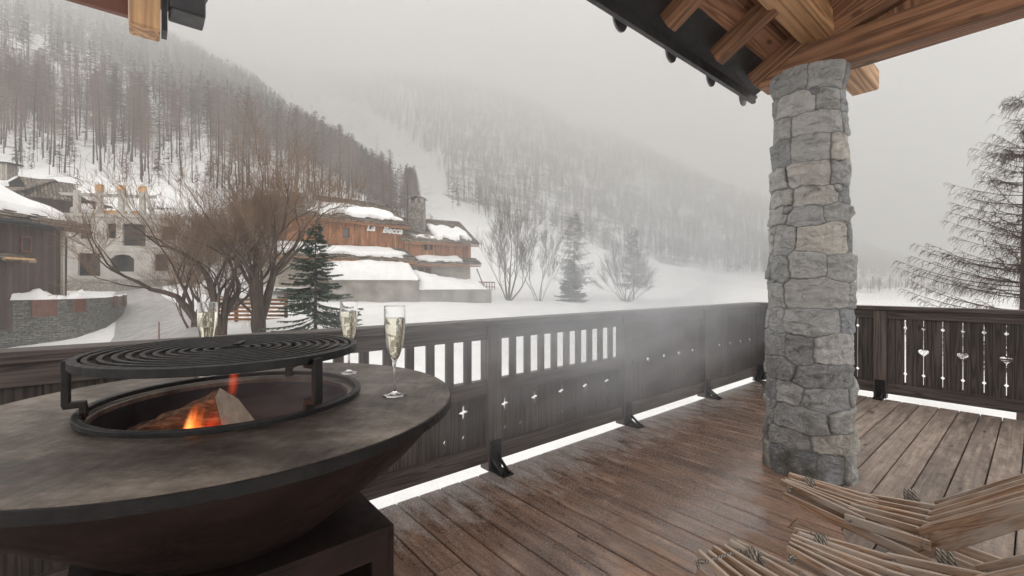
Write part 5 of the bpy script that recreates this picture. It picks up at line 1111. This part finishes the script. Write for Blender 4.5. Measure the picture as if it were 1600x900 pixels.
# --- champagne flutes
def flute(x, y, label, yaw=0):
    e = thing('champagne_flute', label, 'glass', (x, y, PZ), 'champagne flutes on the cooking plate'); H = .241; c = (x, y, PZ + .0006)
    facet = lambda a_, z: 1 + (.010 * abs(math.sin(a_ * 8)) if z > .11 and z < .19 else 0)
    outp = [(.0, .0), (.031, .0), (.0318, .0012), (.030, .0026), (.014, .0055), (.0052, .010), (.0036, .016), (.0033, .060), (.0036, .086), (.006, .093), (.0130, .106), (.0205, .130), (.0255, .160), (.0278, .190), (.0282, .215), (.0280, H - .0012), (.0280, H - .0004), (.0278, H)]
    inp = [(.0272, H), (.0270, H - .0004), (.0270, H - .0012), (.0270, .215), (.0266, .190), (.0243, .160), (.0192, .130), (.0118, .108), (.005, .099), (.0, .097)]
    mb = MB(); mb.lathe(outp + inp, c, 48, rfun=facet); mb.build('goblet', M['glass'], e, smooth=True)
    lq = [(.0, .0975), (.0046, .0995), (.0115, .1083), (.0189, .1303), (.0240, .160), (.0262, .190), (.0264, .2078), (.0264, .2082), (.0260, .2085), (.0, .2085)]
    mb = MB(); mb.lathe(lq, c, 48, rfun=lambda a_, z: facet(a_, z) if z < .205 else 1); mb.build('champagne', M['wine'], e, smooth=False)
flute(-.316, 1.19, 'champagne flute nearest the rim, standing clear of the grill on the plate'); flute(-.55, 1.489, 'champagne flute partly behind the right end of the grill, before the spruce'); flute(-.992, 1.438, 'champagne flute behind the grill on its left half, before the leaning bare tree')

# --- rope and slat folding chairs
def chair(label, O, ang, w0, w1, w2, n_=6, back=1.25, jit=1, skew=.15, foot=.27, lap=.22, drop=.0):
    O = Vector((O[0], O[1], 0)); X = Vector((math.cos(ang), math.sin(ang), 0)); Yv = Vector((-X.y, X.x, 0)); rs = random.Random(jit)
    e = thing('slat_chair', label, 'chair', tuple(O), 'rope and slat folding chairs')
    def P(x, y, z): return O + X * x + Yv * y + Z3 * z
    zL, zH = .325, .245 - drop; xa, xb = foot, foot + lap
    st = []
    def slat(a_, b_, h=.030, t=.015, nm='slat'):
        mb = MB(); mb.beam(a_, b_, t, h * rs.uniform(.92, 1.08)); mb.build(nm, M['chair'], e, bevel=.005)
    def yy(i, w, x): return w * (i + .5) / n_ + skew * x
    pad = .018
    for i in range(n_):
        d0, d1 = rs.uniform(-.012, .012), rs.uniform(-.008, .008)
        slat(P(d0 - .01, yy(i, w0, 0), zL + d1), P(xa + .04 + d0, yy(i, w1, xa), zH + rs.uniform(-.006, .006)))
    for i in range(n_ - 1):                          # short links, lying between
        d0 = rs.uniform(-.01, .01); slat(P(xa - .035 + d0, yy(i + .5, w1, xa), zH + .016), P(xb + .05 + d0, yy(i + .5, w2, xb), zH + rs.uniform(.0, .012)), .030)
    for i in range(n_):
        d1 = rs.uniform(-.015, .015); slat(P(xb - .01, yy(i, w2, xb), zH), P(xb + back, yy(i, w2 * 1.04, xb), zH + back * .80 + d1), .052 if i == 0 else .029)
    for i in (0, n_ - 1, n_ // 2, 2):                          # slats that cross below and reach the floor
        slat(P(-.005, yy(i, w0 * .9, 0) - .012 * (1 if i == 0 else -1), zL - .055), P(1.22, yy(i, w2, .6), .026), .040)
    for i in (0, n_ - 1): slat(P(xb + .38, yy(i, w2, xb) , zH + .28), P(xb - .16, yy(i, w2, xb), .026), .046, nm='leg')
    # ropes: thin runs through the slats with wound knots at the outer ones
    mb = MB()
    for x, w, z in ((.03, w0, zL - .008), (xa - .005, w1, zH + .012), (xb + .01, w2, zH + .008)): mb.tube([P(x, -.01, z), P(x, w / 2, z), P(x, w + .012, z)], .0055, 8)
    # rope lying in the groove along the near link
    mb.tube([P(xa, skew * xa - .004, zH + .015), P((xa + xb) / 2, skew * xa - .007, zH + .012), P(xb, skew * xb - .004, zH + .010)], .005, 8)
    def coil(x, y, z, ax_, turns=3, r=.030, rr=.0068):
        pts = []
        for q in range(turns * 12 + 1): t_ = q / 12 * 2 * math.pi; pts.append(P(x, y, z) + X * (q / 12 * rr * 1.9 - turns * rr) + (Yv * math.cos(t_) * .55 + Z3 * math.sin(t_)) * r)
        mb.tube(pts, rr, 8)
    coil((xa + xb) / 2 + .02, yy(n_ - 1.5, w2, xb), zH + .012, 0, 3, .034, .0085); coil(.075, yy(n_ - 1, w0, 0), zL - .02, 0, 3, .032, .007)
    q = P(.03, -.004, zL - .004); kn = [q + (Yv * -.006) + (X * math.cos(t_) + Z3 * math.sin(t_)) * .008 + Yv * -.004 * t_ for t_ in [k * .7 for k in range(10)]]; mb.tube(kn, .006, 8)
    q = P(xa + .02, -.02, zH + .0); mb.build('rope', M['rope'], e, smooth=True)
    mb = MB(); mb.box(P((xa + xb) / 2, -.012 + skew * xa, zH + .004), (lap + .06, .014, .042), ((P(xb, skew * xb, zH) - P(xa, skew * xa, zH + .012)).normalized(), Yv, Z3)); mb.build('slat', M['chair'], e, bevel=.004)
    return e
A2 = R(-50)
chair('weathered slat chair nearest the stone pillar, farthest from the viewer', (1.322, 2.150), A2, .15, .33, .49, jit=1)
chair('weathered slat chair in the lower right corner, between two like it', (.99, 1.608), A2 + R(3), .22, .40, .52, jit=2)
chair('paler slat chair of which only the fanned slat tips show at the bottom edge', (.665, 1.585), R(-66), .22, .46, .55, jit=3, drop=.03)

# ------------------------------------------------------------------ smoke from the fire, drifting along the railing, and the misty air
def volume(name, m_):
    return m_
sm = bpy.data.materials.new('wood smoke'); sm.use_nodes = True; t = sm.node_tree; t.nodes.clear()
out = t.nodes.new('ShaderNodeOutputMaterial'); pv = t.nodes.new('ShaderNodeVolumePrincipled'); tc = t.nodes.new('ShaderNodeTexCoord')
pv.inputs['Color'].default_value = (.90, .94, .98, 1); pv.inputs['Anisotropy'].default_value = .2
ln_ = t.nodes.new('ShaderNodeVectorMath'); ln_.operation = 'LENGTH'; t.links.new(tc.outputs['Object'], ln_.inputs[0])
mr = t.nodes.new('ShaderNodeMapRange'); mr.inputs[1].default_value = .15; mr.inputs[2].default_value = 1; mr.inputs[3].default_value = 1; mr.inputs[4].default_value = 0; t.links.new(ln_.outputs['Value'], mr.inputs[0])
ns = t.nodes.new('ShaderNodeTexNoise'); ns.inputs['Scale'].default_value = 2.6; ns.inputs['Detail'].default_value = 5; ns.inputs['Distortion'].default_value = 1.2; t.links.new(tc.outputs['Object'], ns.inputs['Vector'])
m2 = t.nodes.new('ShaderNodeMapRange'); m2.inputs[1].default_value = .42; m2.inputs[2].default_value = .64; m2.inputs[3].default_value = .22; t.links.new(ns.outputs['Fac'], m2.inputs[0])
mm = t.nodes.new('ShaderNodeMath'); mm.operation = 'MULTIPLY'; t.links.new(mr.outputs[0], mm.inputs[0]); t.links.new(m2.outputs[0], mm.inputs[1])
m3 = t.nodes.new('ShaderNodeMath'); m3.operation = 'MULTIPLY'; t.links.new(mm.outputs[0], m3.inputs[0]); m3.inputs[1].default_value = SMOKE = 1.3
t.links.new(m3.outputs[0], pv.inputs['Density']); t.links.new(pv.outputs[0], out.inputs['Volume'])
def blob(name, c, rad, axis_rot, mat_):
    bm = bmesh.new(); bmesh.ops.create_icosphere(bm, subdivisions=3, radius=1); me = bpy.data.meshes.new(name); bm.to_mesh(me); bm.free()
    o = link(name, me, mat_); o.location = c; o.scale = rad; o.rotation_euler = axis_rot; return o
o = blob('smoke', W(2.45, 1.68, 1.20), (2.15, .78, .85), (0, R(-6), ROT), sm); kind(o, 'stuff')
sm2 = sm.copy(); sm2.name = 'fresh smoke'; [q for q in sm2.node_tree.nodes if q.type == 'MATH' and q.inputs[1].default_value > 1][0].inputs[1].default_value = 1.6
o = blob('fresh_smoke', (FCX + .17, FCY + .02, PZ + .0), (.36, .20, .13), (0, R(-8), R(15)), sm2); kind(o, 'stuff')
hz = bpy.data.materials.new('misty air'); hz.use_nodes = True; t = hz.node_tree; t.nodes.clear()
out = t.nodes.new('ShaderNodeOutputMaterial'); pv = t.nodes.new('ShaderNodeVolumePrincipled'); pv.inputs['Color'].default_value = (.80, .803, .80, 1); pv.inputs['Density'].default_value = HAZE; pv.inputs['Anisotropy'].default_value = .0
t.links.new(pv.outputs[0], out.inputs['Volume']); hz.cycles.homogeneous_volume = True if hasattr(hz.cycles, 'homogeneous_volume') else None
mb = MB(); mb.ab(-1000, 1500, -400, 760, -6.3, float(ZG.max()) + 25); kind(mb.build('haze', hz), 'stuff')

cm = hz.copy(); cm.name = 'low cloud'; [q for q in cm.node_tree.nodes if q.type == 'PRINCIPLED_VOLUME'][0].inputs['Density'].default_value = .0050
[q for q in cm.node_tree.nodes if q.type == 'PRINCIPLED_VOLUME'][0].inputs['Color'].default_value = (.895, .89, .882, 1)
kind(blob('low_cloud', (150, 520, 195), (1900, 400, 245), (0, 0, 0), cm), 'stuff')
